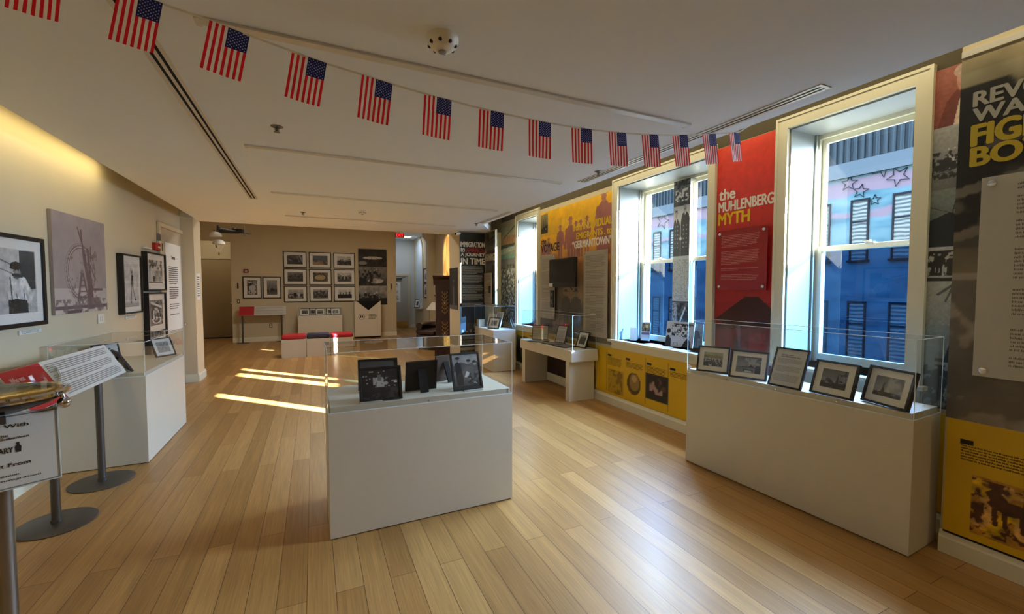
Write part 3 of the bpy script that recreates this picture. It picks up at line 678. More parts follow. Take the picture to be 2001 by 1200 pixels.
def detector(lb, x, y, s):
    t = thing('smoke_detector', lb, 'smoke detector', (x, y, CZ), 20)
    MB().lathe([(.068 * s, 0), (.068 * s, -.012 * s), (.063 * s, -.02 * s)], (0, 0, 0), 40).build('base_ring', plastic_w, t, smooth=True)
    MB().lathe([(.062 * s, -.02 * s), (.058 * s, -.034 * s), (.038 * s, -.05 * s), (.02 * s, -.056 * s), (1e-4, -.057 * s)], (0, 0, 0), 40).build('dome', plastic_w, t, smooth=True)
    for i in range(8):
        a = i * math.pi / 4; MB().ball((.054 * s * math.cos(a), .054 * s * math.sin(a), -.034 * s), .0085 * s, 6).build('sensor_port', black, t)
    MB().lathe([(.016 * s, -.05 * s), (.016 * s, -.062 * s), (.012 * s, -.064 * s), (1e-4, -.064 * s)], (0, 0, 0), 20).build('centre_lens', mat('grey lens', (150, 146, 140), .2), t, smooth=True)
detector('round white smoke detector on the ceiling behind the flag bunting', .513, 1.805, 1.0)
detector('small far detector on the ceiling near the hall', .63, 6.24, .8)
t = thing('security_camera', 'small white security camera at the top corner of the title panel wall', 'security camera', (2.44, 7.62, CZ))
MB().lathe([(.035, 0), (.035, -.012), (.012, -.016), (.012, -.04)], (0, 0, 0), 20).build('mount', plastic_w, t, smooth=True)
MB().tube([(.03, .02, -.05), (-.07, -.06, -.075)], .026, 14).build('camera_body', plastic_w, t, smooth=True)
MB().tube([(-.068, -.0585, -.0745), (-.074, -.063, -.076)], .019, 14).build('lens', black, t)

# ================================================================== FLAG BUNTING
PT = [(-1.9, 2.62), (-1.32, 2.53), (-1.0, 2.475), (-.62, 2.462), (-.452, 2.432), (-.321, 2.411), (-.195, 2.387), (-.058, 2.362), (.067, 2.341), (.198, 2.326), (.322, 2.311), (.457, 2.297), (.58, 2.289), (.714, 2.280), (.836, 2.2745),
      (.969, 2.271), (1.093, 2.2705), (1.216, 2.272), (1.336, 2.276), (1.448, 2.283), (1.565, 2.292), (1.676, 2.303), (1.791, 2.316), (1.903, 2.331), (2.015, 2.348), (2.14, 2.369), (2.252, 2.390), (2.364, 2.412), (2.466, 2.433), (2.58, 2.498)]
PT = PT[2:]; PT[0] = (-1.02, 2.497)
YB = 1.9
def zs(x):
    for (a, za), (b, zb) in zip(PT, PT[1:]):
        if a <= x <= b: return za + (zb - za) * (x - a) / (b - a)
    return PT[0][1]
bunt = thing('flag_bunting', 'string of small red, white and blue stars and stripes flags across the ceiling', 'bunting', (0, YB, 0))
rib = mat('white ribbon', (232, 228, 216), .8); f_red = clothmat('flag red', (222, 24, 44)); f_wh = clothmat('flag white', (246, 240, 236)); f_bl = clothmat('flag blue', (26, 38, 110))
mb = MB()
for (a, za), (b, zb) in zip(PT, PT[1:]): mb.prism([(a, za - .004), (b, zb - .004), (b, zb + .004), (a, za + .004)], 'y', -.0012, .0012)
mb.build('ribbon', rib, bunt)
def flag_meshes():
    w, h = .126, .178; n = 13; sw = w / n; rows = 10
    sta = [(0, 0)]
    mb = MB()
    def yy(u, v): return -.002 - .003 * math.sin(u * 40 + v * 12) * (-v / h)
    for i in range(n):
        mb.m = i % 2
        x0 = -w / 2 + i * sw
        for j in range(rows):
            z0, z1 = -h * (j + 1) / rows, -h * j / rows
            if i >= 6 and j < 4: continue
            mb.add([(x0, yy(x0, z0), z0), (x0 + sw, yy(x0 + sw, z0), z0), (x0 + sw, yy(x0 + sw, z1), z1), (x0, yy(x0, z1), z1)], [(0, 1, 2, 3)])
    ob = mb.build('flag', [f_red, f_wh], None); me = ob.data; bpy.data.objects.remove(ob)
    c = MB(); x0 = -w / 2 + 6 * sw; x1 = w / 2; hc = h * .4; c.m = 0
    for j in range(4):
        z0, z1 = -h * (j + 1) / rows, -h * j / rows
        for i in range(7):
            a, b = x0 + sw * i, x0 + sw * (i + 1)
            c.add([(a, yy(a, z0), z0), (b, yy(b, z0), z0), (b, yy(b, z1), z1), (a, yy(a, z1), z1)], [(0, 1, 2, 3)])
    c.m = 1
    for r in range(11):
        for q in range(9):
            if (r + q) % 2: continue
            cx = x0 + (q + 1) * (x1 - x0) / 10; cz = -(r + 1) * hc / 12; y = yy(cx, cz) - .0006; s = .0029
            pts = []
            for k in range(10):
                rr = s if k % 2 == 0 else s * .45; a = math.pi / 2 + k * math.pi / 5
                pts.append((cx + rr * math.cos(a), y, cz + rr * math.sin(a)))
            c.add(pts, [tuple(range(10))])
    oc = c.build('canton', [f_bl, f_wh], None); mc = oc.data; bpy.data.objects.remove(oc)
    return me, mc
fm_, cm_ = flag_meshes()
edges = [(-.899, -.775), (-.575, -.452), (-.321, -.195), (-.058, .067), (.198, .322), (.457, .58), (.714, .836), (.969, 1.093), (1.216, 1.336), (1.448, 1.565), (1.676, 1.791), (1.903, 2.015), (2.14, 2.252), (2.364, 2.466)]
edges[0] = (-.828, -.704)
for a, b in edges:
    f = bpy.data.objects.new('flag', fm_); COL.objects.link(f); f.parent = bunt
    za, zb = zs(a), zs(b); al = math.atan2(zb - za, b - a)
    if a < -.6: al = -.12
    f.location = ((a + b) / 2, 0, (za + zb) / 2 if a > -.6 else 2.497); f.rotation_euler = (0, -al, R(rnd.uniform(-4, 4)))
    f.scale = ((b - a) / .126, 1, 1)
    if a < -.6: f.location.z = 2.485
    c = bpy.data.objects.new('canton', cm_); COL.objects.link(c); c.parent = f

# ================================================================== PLINTHS AND ACRYLIC COVERS
def cover(root, x0, x1, y0, y1, z0, z1, t=.005):
    """five clear sheets; the cut edges catch the light"""
    mb = MB(); e = .0004
    mb.m = 0
    mb.quadxz(x0, x1, z0, z1, y0)                                                      # front
    mb.add([(x1, y1, z0), (x0, y1, z0), (x0, y1, z1), (x1, y1, z1)], [(0, 1, 2, 3)])   # back
    mb.add([(x0, y1, z0), (x0, y0, z0), (x0, y0, z1), (x0, y1, z1)], [(0, 1, 2, 3)])
    mb.add([(x1, y0, z0), (x1, y1, z0), (x1, y1, z1), (x1, y0, z1)], [(0, 1, 2, 3)])
    mb.add([(x0, y0, z1), (x1, y0, z1), (x1, y1, z1), (x0, y1, z1)], [(0, 1, 2, 3)])
    o = mb.build('acrylic_cover', acrylic, root)
    w = .0016; eb = MB()
    for x in (x0, x1):
        for y in (y0, y1): eb.box(x - w, x + w, y - w, y + w, z0, z1)
    for z in (z1,):
        for y in (y0, y1): eb.box(x0, x1, y - w, y + w, z - w, z + w)
        for x in (x0, x1): eb.box(x - w, x + w, y0, y1, z - w, z + w)
    for y in (y0, y1): eb.box(x0, x1, y - w, y + w, z0, z0 + .004)
    for x in (x0, x1): eb.box(x - w, x + w, y0, y1, z0, z0 + .004)
    eb.build('cover_edge', edge_m, root)
    return o
def plinth_case(lb, loc, rz, w, d, zb, zt, plat=.035, recess=True):
    """x: 0..w along the front, y: 0..d to the back"""
    t = thing('display_plinth', lb, 'display case', loc, rz)
    MB().box(0, w, 0, d, .006, zb).build('plinth', white, t, bevel=.0015)
    MB().box(.02, w - .02, .02, d - .02, 0, .006).build('shadow_foot', blackf, t)
    if plat: MB().box(.012, w - .012, .012, d - .012, zb, zb + plat).build('platform', white, t, bevel=.001)
    cover(t, .002, w - .002, .002, d - .002, zb + .0005, zt)
    sc = MB()
    for u in (.25, .5, .75) if w > 1.2 else (.5,):
        sc.lathe([(.005, 0), (.005, -.002), (.002, -.003), (1e-4, -.003)], (w * u, .0015, zb + .016), 10, 'y')
    sc.build('screw', chrome, t)
    return t
plinth_case('white display plinth with clear cover and black frames in the middle of the floor', (.062, 2.61, 0), .3, 1.152, .56, .732, 1.08)
# window side case, slightly skewed
an = math.atan2(1.138 - 2.60, 2.873 - 2.809)
plinth_case('long low white display plinth with clear cover below the nearest windows', (2.808, 2.60, 0), math.degrees(an), 1.463, .335, .743, 1.174)
# left case
plinth_case('white display plinth with clear cover beside the left wall and its door', (-1.262, 4.43, 0), 90, 1.16, .585, .722, 1.003, .03)
# far case in front of the title wall
plinth_case('white display plinth with clear cover against the black title panel', (2.77, 7.66, 0), -90, .92, .42, .716, 1.13, 0)
# table case
t = thing('display_table', 'white two-legged display table with clear cover under the wall television', 'display table', (2.905, 5.965, 0), -90)
MB().box(0, 1.46, .0, .40, .515, .655).build('table_top', white, t, bevel=.002)
MB().box(.05, .145, .01, .39, 0, .515).build('leg', white, t, bevel=.0015); MB().box(1.305, 1.39, .01, .39, 0, .515).build('leg', white, t, bevel=.0015)
cover(t, .03, 1.43, .03, .385, .6555, 1.1)
sc = MB(); sc.lathe([(.006, 0), (.006, .003), (1e-4, .004)], (1.39, .1, .655), 10); sc.build('screw', chrome, t)

# ---- things inside the middle case  (shelf level .767)
S1 = .767
def place_frame(name, lb, w, h, bw, mw, art, x, y, z, rz, rx=-14, d=.016, leg=True, grp=None, **k):
    return framed(name, lb, w, h, d, bw, mw, art, (x, y, z + .0005), rz, rx, leg=leg, group=grp, **k)
place_frame('tabletop_frame', 'black frame with a dark night photograph in the middle case', .250, .204, .014, .0, pic_night, .361, 2.655, S1, 1.3, -17, res=.0022)
place_frame('tabletop_frame', 'dark frame behind the night photograph in the middle case', .257, .205, .014, .0, lambda c: (c.grad(0, 1, 74, 84), c.nz(.2, 6)), .385, 2.96, S1, -4, -16, res=.006)
place_frame('tabletop_frame', 'upright black frame with seated women photograph in the middle case', .211, .249, .013, .0, pic_ladies, .928, 2.70, S1, 4, -18.7, res=.002)
place_frame('tabletop_frame', 'landscape frame seen from its black back in the middle case', .21, .20, .012, .0, pic_group, .641, 2.829, S1, 182, -10, res=.006)
place_frame('tabletop_frame', 'back-turned frame with brown board between two frames in the middle case', .165, .19, .012, .0, pic_group, .86, 3.04, S1, 200, -6, res=.006, fm=mat('frame brown board', (84, 66, 54), .8))
for lb, x, y in (('small clear caption block in front of the night photograph', .30, 2.638), ('small clear caption block in front of the seated women photograph', .95, 2.664)):
    t = thing('caption_block', lb, 'caption', (x, y, S1 + .001), 2)
    MB().prism([(-.012, 0), (.012, 0), (.012, .003), (-.004, .008), (-.012, .006)], 'x', -.065, .065).build('block', mat('clear caption acrylic', (196, 196, 190), .2, coat=.5), t)
# ---- window side case (shelf level .778)
S2 = .778
ra = math.degrees(an)
place_frame('tabletop_frame', 'black frame with a crowd photograph, leftmost in the long case', .238, .209, .013, .036, pic_crowdgate, 2.848, 2.386, S2, -65, -17, res=.002)
place_frame('tabletop_frame', 'black frame with a lakeside photograph, second from left in the long case', .255, .211, .013, .032, pic_lakeside, 2.874, 2.104, S2, -70, -20, res=.002)
tfr = place_frame('tabletop_frame', 'upright black frame holding a printed text sheet in the long case', .221, .273, .012, .0, lambda c: c.a.__setitem__(slice(None), 206.0), 2.853, 1.817, S2, -89, -21, res=.02)
text('sheet_title', 'Immigration\nand Nationality Act', ink, tfr, -.062, .205, .062, .228, -.0125, .01)
words(tfr, -.082, .035, .085, .195, .0072, ink_grey, -.0123, 5, .42, (5, 6, 13, 14), name='body_text')
place_frame('tabletop_frame', 'black frame with a monument and trees, second from right in the long case', .251, .218, .013, .038, lambda c: pic_statue(c), 2.880, 1.544, S2, -94.5, -18, d=.022, res=.002)
place_frame('tabletop_frame', 'black frame with a monument on the skyline, rightmost in the long case', .261, .218, .014, .038, lambda c: pic_statue(c, True, 40), 2.922, 1.287, S2, -107, -16, d=.026, res=.002)
# ---- left case (shelf .752)
S3 = .753
place_frame('tabletop_frame', 'brown backed frame leaning at the near end of the left case', .24, .19, .012, .03, pic_group, -1.43, 4.62, S3, 118, -28, fm=mat('frame dark walnut', (52, 32, 22), .5), res=.006)
place_frame('tabletop_frame', 'black frame with a pale tree photograph at the back of the left case', .24, .19, .012, .0, lambda c: (c.grad(0, 1, 200, 180), c.blot((0, 0, 1, .8), 8, .55, 60), c.rect(0, 0, 1, .08, 60)), -1.70, 5.05, S3, 62, -12, res=.004)
place_frame('tabletop_frame', 'black frame turned to the window at the far end of the left case', .21, .196, .012, .03, pic_bridge, -1.37, 5.40, S3, 55, -23, res=.003)
place_frame('tabletop_frame', 'dark frame lying low at the near left of the left case', .2, .15, .01, .0, pic_group, -1.70, 4.62, S3, 80, -30, res=.006)
# ---- far case (shelf .716)
S4 = .7165
place_frame('tabletop_frame', 'white matted frame with a dark prop leg in the far case', .237, .202, .013, .04, pic_two, 2.90, 7.05, S4, -60, -20, d=.022, mm=mat_w, res=.004)
place_frame('tabletop_frame', 'white backed frame leaning in the far case', .2, .26, .008, .0, lambda c: (c.grad(0, 1, 190, 200), c.blot((0, 0, 1, .5), 8, .6, 120)), 2.95, 7.32, S4, -70, -20, fm=plastic_w, res=.006)
place_frame('tabletop_frame', 'tall pale frame behind the others in the far case', .16, .3, .008, .0, lambda c: (c.grad(0, 1, 150, 190),), 3.03, 7.2, S4, -66, -22, fm=plastic_w, res=.01)
t = thing('white_box', 'small white box at the left of the far case', 'box', (2.84, 7.55, S4)); MB().box(-.05, .06, -.07, .07, 0, .14).build('box_body', plastic_w, t, bevel=.003)
# ---- table case (shelf .655)
S5 = .6555
def doc(c): c.a[:] = (196, 190, 172); c.rect(.08, .84, .92, .87, (90, 80, 70)); c.nz(.06, 6)
f_ = place_frame('tabletop_frame', 'landscape black frame holding a pale document on the display table', .254, .222, .009, .0, doc, 3.12, 5.72, S5, -42, -12, res=.006)
words(f_, -.12, .03, .12, .16, .016, ink_grey, -.0125, 8, .3, (), letter=False)
f_ = place_frame('tabletop_frame', 'tall black frame with a printed letter in the middle of the display table', .20, .256, .011, .0, lambda c: c.a.__setitem__(slice(None), 200.0), 3.19, 5.25, S5, -78, -16, res=.02)
words(f_, -.08, .03, .08, .235, .0085, ink_grey, -.0125, 9, .4, (4, 5, 12, 18), letter=False)
place_frame('tabletop_frame', 'black frame with a group photograph at the near end of the display table', .212, .216, .012, .032, pic_crowdf, 3.19, 4.72, S5, -86, -21, d=.022, res=.003)
for lb, x, y, rz in (('flat black frame lying in the middle of the display table', 3.05, 5.2, 20), ('flat black frame lying near the group photograph on the display table', 3.06, 4.92, 8), ('thin dark frame lying at the far end of the display table', 3.00, 5.55, 30)):
    t = thing('flat_frame', lb, 'framed picture', (x, y, S5 + .001), rz)
    MB().box(-.11, .11, -.13, .13, 0, .012).build('frame', black, t, bevel=.002)
    MB().box(-.085, .085, -.105, .105, .012, .0128).build('picture', mat('dark grey print', (96, 96, 98), .5), t)

# ================================================================== WINDOW SILL ITEMS (second window)
ZS = .8205
t = thing('photo_board', 'unframed black and white group photograph leaning on the middle window sill', 'photograph', (3.50, 3.36, ZS), -70, -12)
def pic_board(c):
    c.grad(0, 1, 196, 206); c.nz(.08, 5); c.blot((.2, .8, .95, .92), 20, .45, 30); c.blot((.2, .55, .8, .78), 16, .52, 50); c.blot((.15, .4, .85, .6), 18, .58, 30)
    c.poly([(0, 0), (.02, .4), (.1, .45), (.2, .3), (.22, 0)], 26); c.ell(.1, .62, .07, .1, 30); c.poly([(.6, 0), (.68, .2), (.78, .36), (.9, .24), (.92, 0)], 20); c.ell(.72, .45, .05, .06, 40); c.rect(.3, .15, .45, .16, 40); c.rect(.3, .05, .31, .16, 40); c.rect(.44, .05, .45, .16, 40)
MB().box(-.15, .15, -.006, 0, 0, .27).build('board', mat_w, t)
c = Cv(.3, .27, .0025); pic_board(c); c.mesh('print', t, -.15, 0, -.0066)
MB().prism([(0.0, .2), (.003, .2), (.075, .016), (.07, .0149)], 'x', -.02, .02).build('prop_leg', mat_w, t)
t = thing('photo_board', 'narrow grey photograph standing behind the larger one on the middle window sill', 'photograph', (3.60, 3.23, ZS), -65, -6)
MB().box(-.07, .07, -.005, 0, 0, .25).build('board', mat_w, t)
c = Cv(.14, .25, .004); c.grad(0, 1, 90, 150); c.nz(.3, 6); c.person(.5, .05, .8, 60, 150); c.mesh('print', t, -.07, 0, -.0056)
t = thing('brochure_stand', 'brochure with a brown picture and purple band standing on the middle window sill', 'brochure', (3.56, 3.93, ZS), -62, -8)
MB().box(-.055, .055, -.003, 0, 0, .22).box(-.055, .055, -.04, 0, 0, .003).build('holder', mat('clear holder', (200, 214, 220), .2), t)
c = Cv(.10, .2, .003, (216, 214, 214)); c.rect(.02, .5, .98, .98, (150, 128, 90)); c.blot((.02, .5, .98, .98), 5, .5, (60, 50, 44)); c.ell(.6, .8, .16, .09, (226, 210, 150)); c.rect(.02, .3, .98, .44, (120, 104, 128)); c.mesh('cover_print', t, -.05, .01, -.0036)
t = thing('folded_card', 'white folded card standing at the far end of the middle window sill', 'card', (3.47, 4.03, ZS), -50)
MB().prism([(-.04, 0), (-.037, 0), (.001, .15), (-.001, .15)], 'x', -.04, .04).prism([(.04, 0), (.037, 0), (-.001, .15), (.001, .15)], 'x', -.04, .04).build('card', paper, t)
for lb, x, y, rz in (('loose white leaflet lying on the middle window sill', 3.36, 3.45, -70), ('leaflet fanned over the sill edge of the middle window', 3.34, 3.2, -82), ('loose leaflet lying on the right part of the middle window sill', 3.40, 3.62, -95)):
    t = thing('leaflet', lb, 'leaflet', (x, y, ZS), rz); MB().box(-.1, .1, -.05, .05, 0, .0015).build('sheet', paper, t)
# far window sill: small plant-like cutout
t = thing('sill_ornament', 'small pinkish cut-out figure on the farthest window sill', 'ornament', (3.38, 6.32, .8005), -80)
MB().prism([(-.07, 0), (.09, 0), (.08, .05), (.05, .06), (.06, .12), (.03, .16), (.0, .1), (-.03, .15), (-.05, .1), (-.04, .05), (-.08, .04)], 'y', -.004, .004).box(-.05, .07, -.03, .03, 0, .006).build('cutout', mat('dusty pink card', (150, 112, 112), .7), t)

# ================================================================== WALL GRAPHICS ON THE WINDOW WALL   (x to the right = towards the camera)
def panel(name, lb, cat, y_left, y_right, z0, z1, x=XR, thick=.012, draw=None, res=.008, m=None, rz=-90, grp=None, kind=None, face=None):
    w = abs(y_left - y_right)
    t = thing(name, lb, cat, (x, (y_left + y_right) / 2, z0), rz, 0, grp)
    h = z1 - z0
    MB().box(-w / 2, w / 2, -thick, 0, 0, h).build('board', m or mat_w, t)
    if draw:
        c = Cv(w, h, res); draw(c); c.mesh('graphic', t, -w / 2, 0, -thick - .0008, art_semi)
    return t, w, h
def screws(t, w, h, y, pts, r=.012):
    for (x, z) in pts:
        MB().lathe([(r * .5, .02), (r * .5, 0), (r, -.001), (r, -.006), (r * .7, -.008), (1e-4, -.008)], (x, y, z), 16, 'y').build('standoff', chrome, t, smooth=True)
# --- the Voyage
def d_voy(c):
    O1, O2 = (246, 190, 30), (222, 150, 60)
    c.grad(.0, 1, (146, 122, 96), O1); c.grad(.56, .8, (205, 140, 84), O1); c.grad(.42, .56, (150, 120, 92), (205, 140, 84)); c.grad(0, .42, (120, 114, 102), (150, 122, 96)); c.blot((0, .66, 1, .9), 4, .6, (250, 204, 60), .5)
    P = (164, 104, 96)
    for u, v, k in ((.06, .55, .22), (.14, .56, .22), (.33, .58, .28), (.48, .5, .4), (.56, .56, .3), (.62, .6, .26), (.70, .62, .26), (.9, .52, .5)):
        c.person(u, v, k, P, (176, 120, 104), P)
    c.rect(.86, .86, .96, .9, P); c.poly([(.82, .6), (.82, .8), (.86, .84), (.95, .84), (.98, .78), (.98, .6)], P)
    # grey photograph of passengers below
    c.blot((.15, .0, .8, .38), 5, .5, (90, 86, 80), .7); c.person(.42, .02, .34, (80, 78, 72), (120, 112, 100), (60, 58, 54)); c.person(.56, .0, .36, (84, 80, 76), (122, 114, 104), (64, 60, 56)); c.rect(0, 0, .3, .22, (72, 68, 64), .8); c.blot((0, 0, .32, .22), 12, .55, (120, 112, 100)); c.nz(.1, 20)
t, w, h = panel('exhibit_panel', 'yellow and grey panel about the voyage between the far and middle windows', 'exhibit panel', 6.09, 4.26, .74, 2.63, draw=d_voy, res=.012)
text('title_text', 'the', txt_k, t, -.89, 1.395, -.73, 1.475, -.0145, .045); text('title_text', 'VOYAGE', txt_k, t, -.895, 1.265, -.335, 1.385, -.0145, .045)
text('title_text', 'from INDIVIDUAL', txt_y, t, .03, 1.495, .90, 1.592, -.0145, .045); text('title_text', 'EMIGRANTS . to', txt_y, t, .12, 1.378, .90, 1.462, -.0145, .045); text('title_text', '\u201cGERMANTOWN\u201d', txt_w, t, .02, 1.255, .90, 1.352, -.0145, .045)
c = Cv(.22, .3, .006); pic_ship(c); c.mesh('inset_picture', t, -.90, h - .33, -.0142); 
def textboard(lb, yl, yr, z0, z1, seed, para, pitch=.03, m=None, im=ink_grey, off=.03, scr=True):
    t = thing('text_board', lb, 'text board', (XR - .0125, (yl + yr) / 2, z0), -90, 0); w, h = yl - yr, z1 - z0
    MB().box(-w / 2, w / 2, -off - .008, -off, 0, h).build('board', m or mat('text board grey', (172, 164, 150), .55, noise=.05), t, bevel=.001)
    words(t, -w / 2 + .05, .06, w / 2 - .05, h - .06, pitch * .66, im, -off - .0088, seed, .36, tuple(int(p * 1.5) for p in para))
    screws(t, w, h, -off - .008, [(-w / 2 + .03, h - .03), (w / 2 - .03, h - .03), (-w / 2 + .03, .03), (w / 2 - .03, .03)])
    return t
textboard('narrow grey text board left of the wall television', 6.03, 5.58, .97, 1.955, 21, (6, 14, 21, 22))
textboard('tall grey text board right of the wall television', 4.82, 4.31, .815, 1.925, 22, (6, 11, 17, 22, 28))
t = thing('wall_handset', 'small black phone-like device on the left text board', 'handset', (XR - .0525, 5.64, 1.15), -90); MB().box(-.05, .05, -.016, 0, 0, .26).build('case', black, t, bevel=.006); MB().box(-.025, .025, -.019, -.016, .17, .22).build('display', ink_grey, t); MB().box(-.02, .02, -.019, -.016, .05, .12).build('keypad', ink_grey, t)
# --- television
t = thing('television', 'black flat television on a wall bracket between the text boards', 'television', (XR - .013, 5.24, 1.45), -90)
MB().box(-.09, .09, -.09, 0, .12, .30).build('wall_bracket', steel, t)
MB().box(-.35, .35, -.13, -.09, 0, .415).box(-.28, .28, -.09, -.07, .05, .36).build('cabinet', mat('television black plastic', (8, 8, 10), .5), t, bevel=.008)
MB().box(-.325, .325, -.1325, -.13, .07, .39).build('screen', mat('dark glass screen', (3, 4, 8), .3), t)
MB().box(-.34, -.24, -.1328, -.13, .012, .06).build('price_label', paper, t, label='white paper label')
MB().tube([(.2, -.1, 0), (.22, -.09, -.03), (.2, -.07, -.02)], .005, 6).build('cable', black, t)
# --- Muhlenberg panel
def d_red(c):
    c.grad(0, 1, (110, 18, 26), (226, 60, 42)); c.grad(.3, 1, (176, 30, 36), (228, 66, 46)); c.grad(0, .3, (120, 20, 30), (160, 26, 34))
    D = (58, 12, 18); c.poly([(0, .0), (0, .215), (.55, .325), (.78, .325), (1, .27), (1, 0)], D); c.poly([(0, 0), (1, 0), (1, .2), (0, .17)], (110, 24, 30))
    c.rect(.36, .03, .5, .15, (84, 18, 24)); c.rect(.4, .05, .46, .13, (40, 10, 14)); c.rect(.62, .0, .9, .17, (136, 30, 40)); c.nz(.08, 14); c.blot((0, 0, 1, .2), 12, .55, (90, 18, 26), .5)
t, w, h = panel('exhibit_panel', 'tall red panel about the Muhlenberg myth between the two nearer windows', 'exhibit panel', 2.775, 2.228, .74, 2.69, draw=d_red, res=.008)
text('title_text', 'the', txt_w, t, -.245, 1.485, -.09, 1.58, -.0145, .05); text('title_text', 'MUHLENBERG', txt_w, t, -.25, 1.382, .258, 1.468, -.0145, .045); text('title_text', 'MYTH', txt_y, t, -.25, 1.268, .05, 1.366, -.0145, .05)
t = thing('text_board', 'dark red acrylic text board screwed to the red Muhlenberg panel', 'text board', (XR - .0125, 2.50, 1.43), -90)
MB().box(-.235, .235, -.034, -.026, 0, .52).build('board', mat('crimson acrylic', (150, 18, 34), .12, coat=.6), t, bevel=.001)
words(t, -.19, .08, .17, .47, .0135, txt_pk, -.0348, 31, .34, (8, 9, 19, 20, 23, 24), letter=False)
screws(t, .47, .52, -.034, [(-.205, .49), (.205, .49), (-.205, .03), (.205, .03)], .013)
# --- yellow low panels
YEL = (222, 178, 20)
def d_low(c):
    c.a[:] = YEL; c.nz(.05, 5); c.a = np.clip(c.a, 0, 255); K = (70, 52, 10)
    W_ = c.w
    def u(y): return (4.56 - y) / W_
    c.rect(0, .80, 1, .805, K)
    for y in (4.35, 4.01, 3.66, 3.32, 2.96): c.rect(u(y) - .002, .05, u(y), .93, (150, 120, 14), .7)
    c.rect(u(4.33), .05, u(4.03), .55, (188, 148, 30), .9); c.blot((u(4.31), .06, u(4.05), .54), 60, .5, (120, 92, 20), .7)
    c.ell(u(3.85), .37, .034, .22, (84, 66, 26)); c.ell(u(3.84), .4, .024, .17, (150, 118, 60)); c.ell(u(3.84), .47, .012, .07, (190, 160, 100))
    c.rect(u(3.655), .17, u(3.325), .66, (30, 24, 26)); c.blot((u(3.63), .2, u(3.35), .6), 24, .5, (90, 60, 56)); c.blot((u(3.6), .3, u(3.4), .52), 20, .6, (170, 140, 130))
t, w, h = panel('exhibit_panel', 'low yellow panel with oval portrait and text columns below the middle window', 'exhibit panel', 4.56, 1.12, .125, .71, draw=d_low, res=.012)
def U(y): return (2.84 - y)
for y in (4.33, 3.99, 3.64, 3.30, 2.94): MB().box(U(y), U(y) + .07, -.0145, -.012, .475, .5).build('number_tag', ink, t)
sd = 40
for a, b, z0, z1 in ((4.33, 4.06, .37, .46), (3.99, 3.70, .38, .455), (3.64, 3.36, .385, .46), (3.30, 3.0, .40, .46)):
    sd += 1; words(t, U(a), z0, U(b), z1, .014, mat('brown print', (96, 74, 16), .7), -.0142, sd, .4, (), letter=False)
def d_low2(c):
    c.a[:] = (206, 164, 24); c.nz(.15, 6); c.rect(0, 0, .18, .8, (60, 58, 44)); c.blot((0, 0, .2, .8), 8, .5, (120, 110, 70))
    c.rect(.56, .0, .86, .8, (46, 22, 20)); c.blot((.58, .1, .84, .75), 8, .55, (130, 60, 30)); c.rect(.46, .0, .56, .8, (30, 26, 24)); c.rect(.2, .85, 1, .87, (70, 52, 10)); c.blot((.88, .1, 1, .7), 12, .5, (150, 116, 20))
panel('exhibit_panel', 'low yellow and dark picture panel behind the display table', 'exhibit panel', 6.97, 4.57, .125, .71, draw=d_low2, res=.02)
# --- ship collage beside the far window
def d_ship(c):
    c.grad(.0, 1, 60, (176, 178, 150)); c.rect(0, .84, 1, 1, (186, 184, 150)); c.line(.1, .86, .9, .97, .02, (110, 110, 90))
    for i in range(6): c.poly([(.1 + .14 * i, .8), (.12 + .14 * i, .88), (.22 + .14 * i, .89), (.2 + .14 * i, .81)], (206, 140, 90))
    c.rect(0, .76, 1, .8, (60, 72, 66)); c.poly([(0, .7), (1, .74), (1, .78), (0, .76)], (176, 190, 180)); c.rect(0, .66, 1, .7, (96, 140, 128)); c.grad(0, .66, 50, 96); c.blot((0, 0, 1, .6), 10, .5, 24); c.blot((0, .0, 1, .55), 22, .56, (190, 196, 190)); c.nz(.2, 14)
panel('exhibit_panel', 'narrow ship and leafy collage strip beside the farthest window', 'exhibit panel', 7.69, 7.01, .8, 2.62, draw=d_ship, res=.014)
# --- collage between the nearest window and the pier
def d_col(c):
    c.a[:] = 150
    c.grad(.83, 1, (150, 86, 74), (166, 100, 86)); c.poly([(.1, .83), (.3, .9), (.55, .93), (.9, .9), (1, .83)], (122, 66, 58)); c.ell(.74, .955, .2, .035, (200, 150, 132)); c.poly([(.5, .83), (.62, .9), (.9, .92), (.8, .83)], (226, 206, 190)); c.ell(.72, .98, .26, .02, (196, 168, 156))
    c.grad(.65, .83, 108, 180); c.blot((0, .68, 1, .76), 6, .42, 50); c.person(.8, .68, .08, 60, 200); c.blot((.4, .7, 1, .78), 8, .55, 210)
    c.grad(.48, .65, (70, 84, 90), (128, 136, 132)); c.poly([(0, .48), (0, .56), (.5, .58), (1, .56), (1, .48)], (30, 38, 44)); c.line(.55, .56, .7, .64, .012, (24, 28, 30)); c.rect(.66, .625, .82, .645, (30, 30, 34)); c.line(0, .6, 1, .56, .008, (30, 30, 34))
    c.grad(.38, .48, 168, 180); c.blot((0, .395, .9, .47), 6, .48, 40); c.person(.3, .395, .07, 36, 150, 30); c.person(.6, .395, .06, 40, 150, 30); c.rect(0, .38, 1, .39, 40)
    c.grad(.25, .38, (150, 152, 144), (168, 170, 162)); c.line(.3, .34, .7, .37, .04, 90); c.line(.7, .37, .5, .32, .03, 100)
    c.grad(.14, .25, (110, 122, 124), (134, 146, 146)); c.poly([(.5, .14), (.66, .2), (.7, .25), (.8, .25), (.9, .19), (1, .15), (1, .14)], (34, 40, 46)); c.rect(.3, .135, 1, .15, (30, 36, 40))
    c.grad(0, .14, (104, 116, 120), (130, 140, 140)); c.blot((0, 0, 1, .13), 5, .48, (34, 44, 52)); c.nz(.12, 12)
panel('exhibit_panel', 'narrow collage strip of old engravings between the nearest window and pier', 'exhibit panel', 1.286, 1.115, .74, 2.71, draw=d_col, res=.0035)
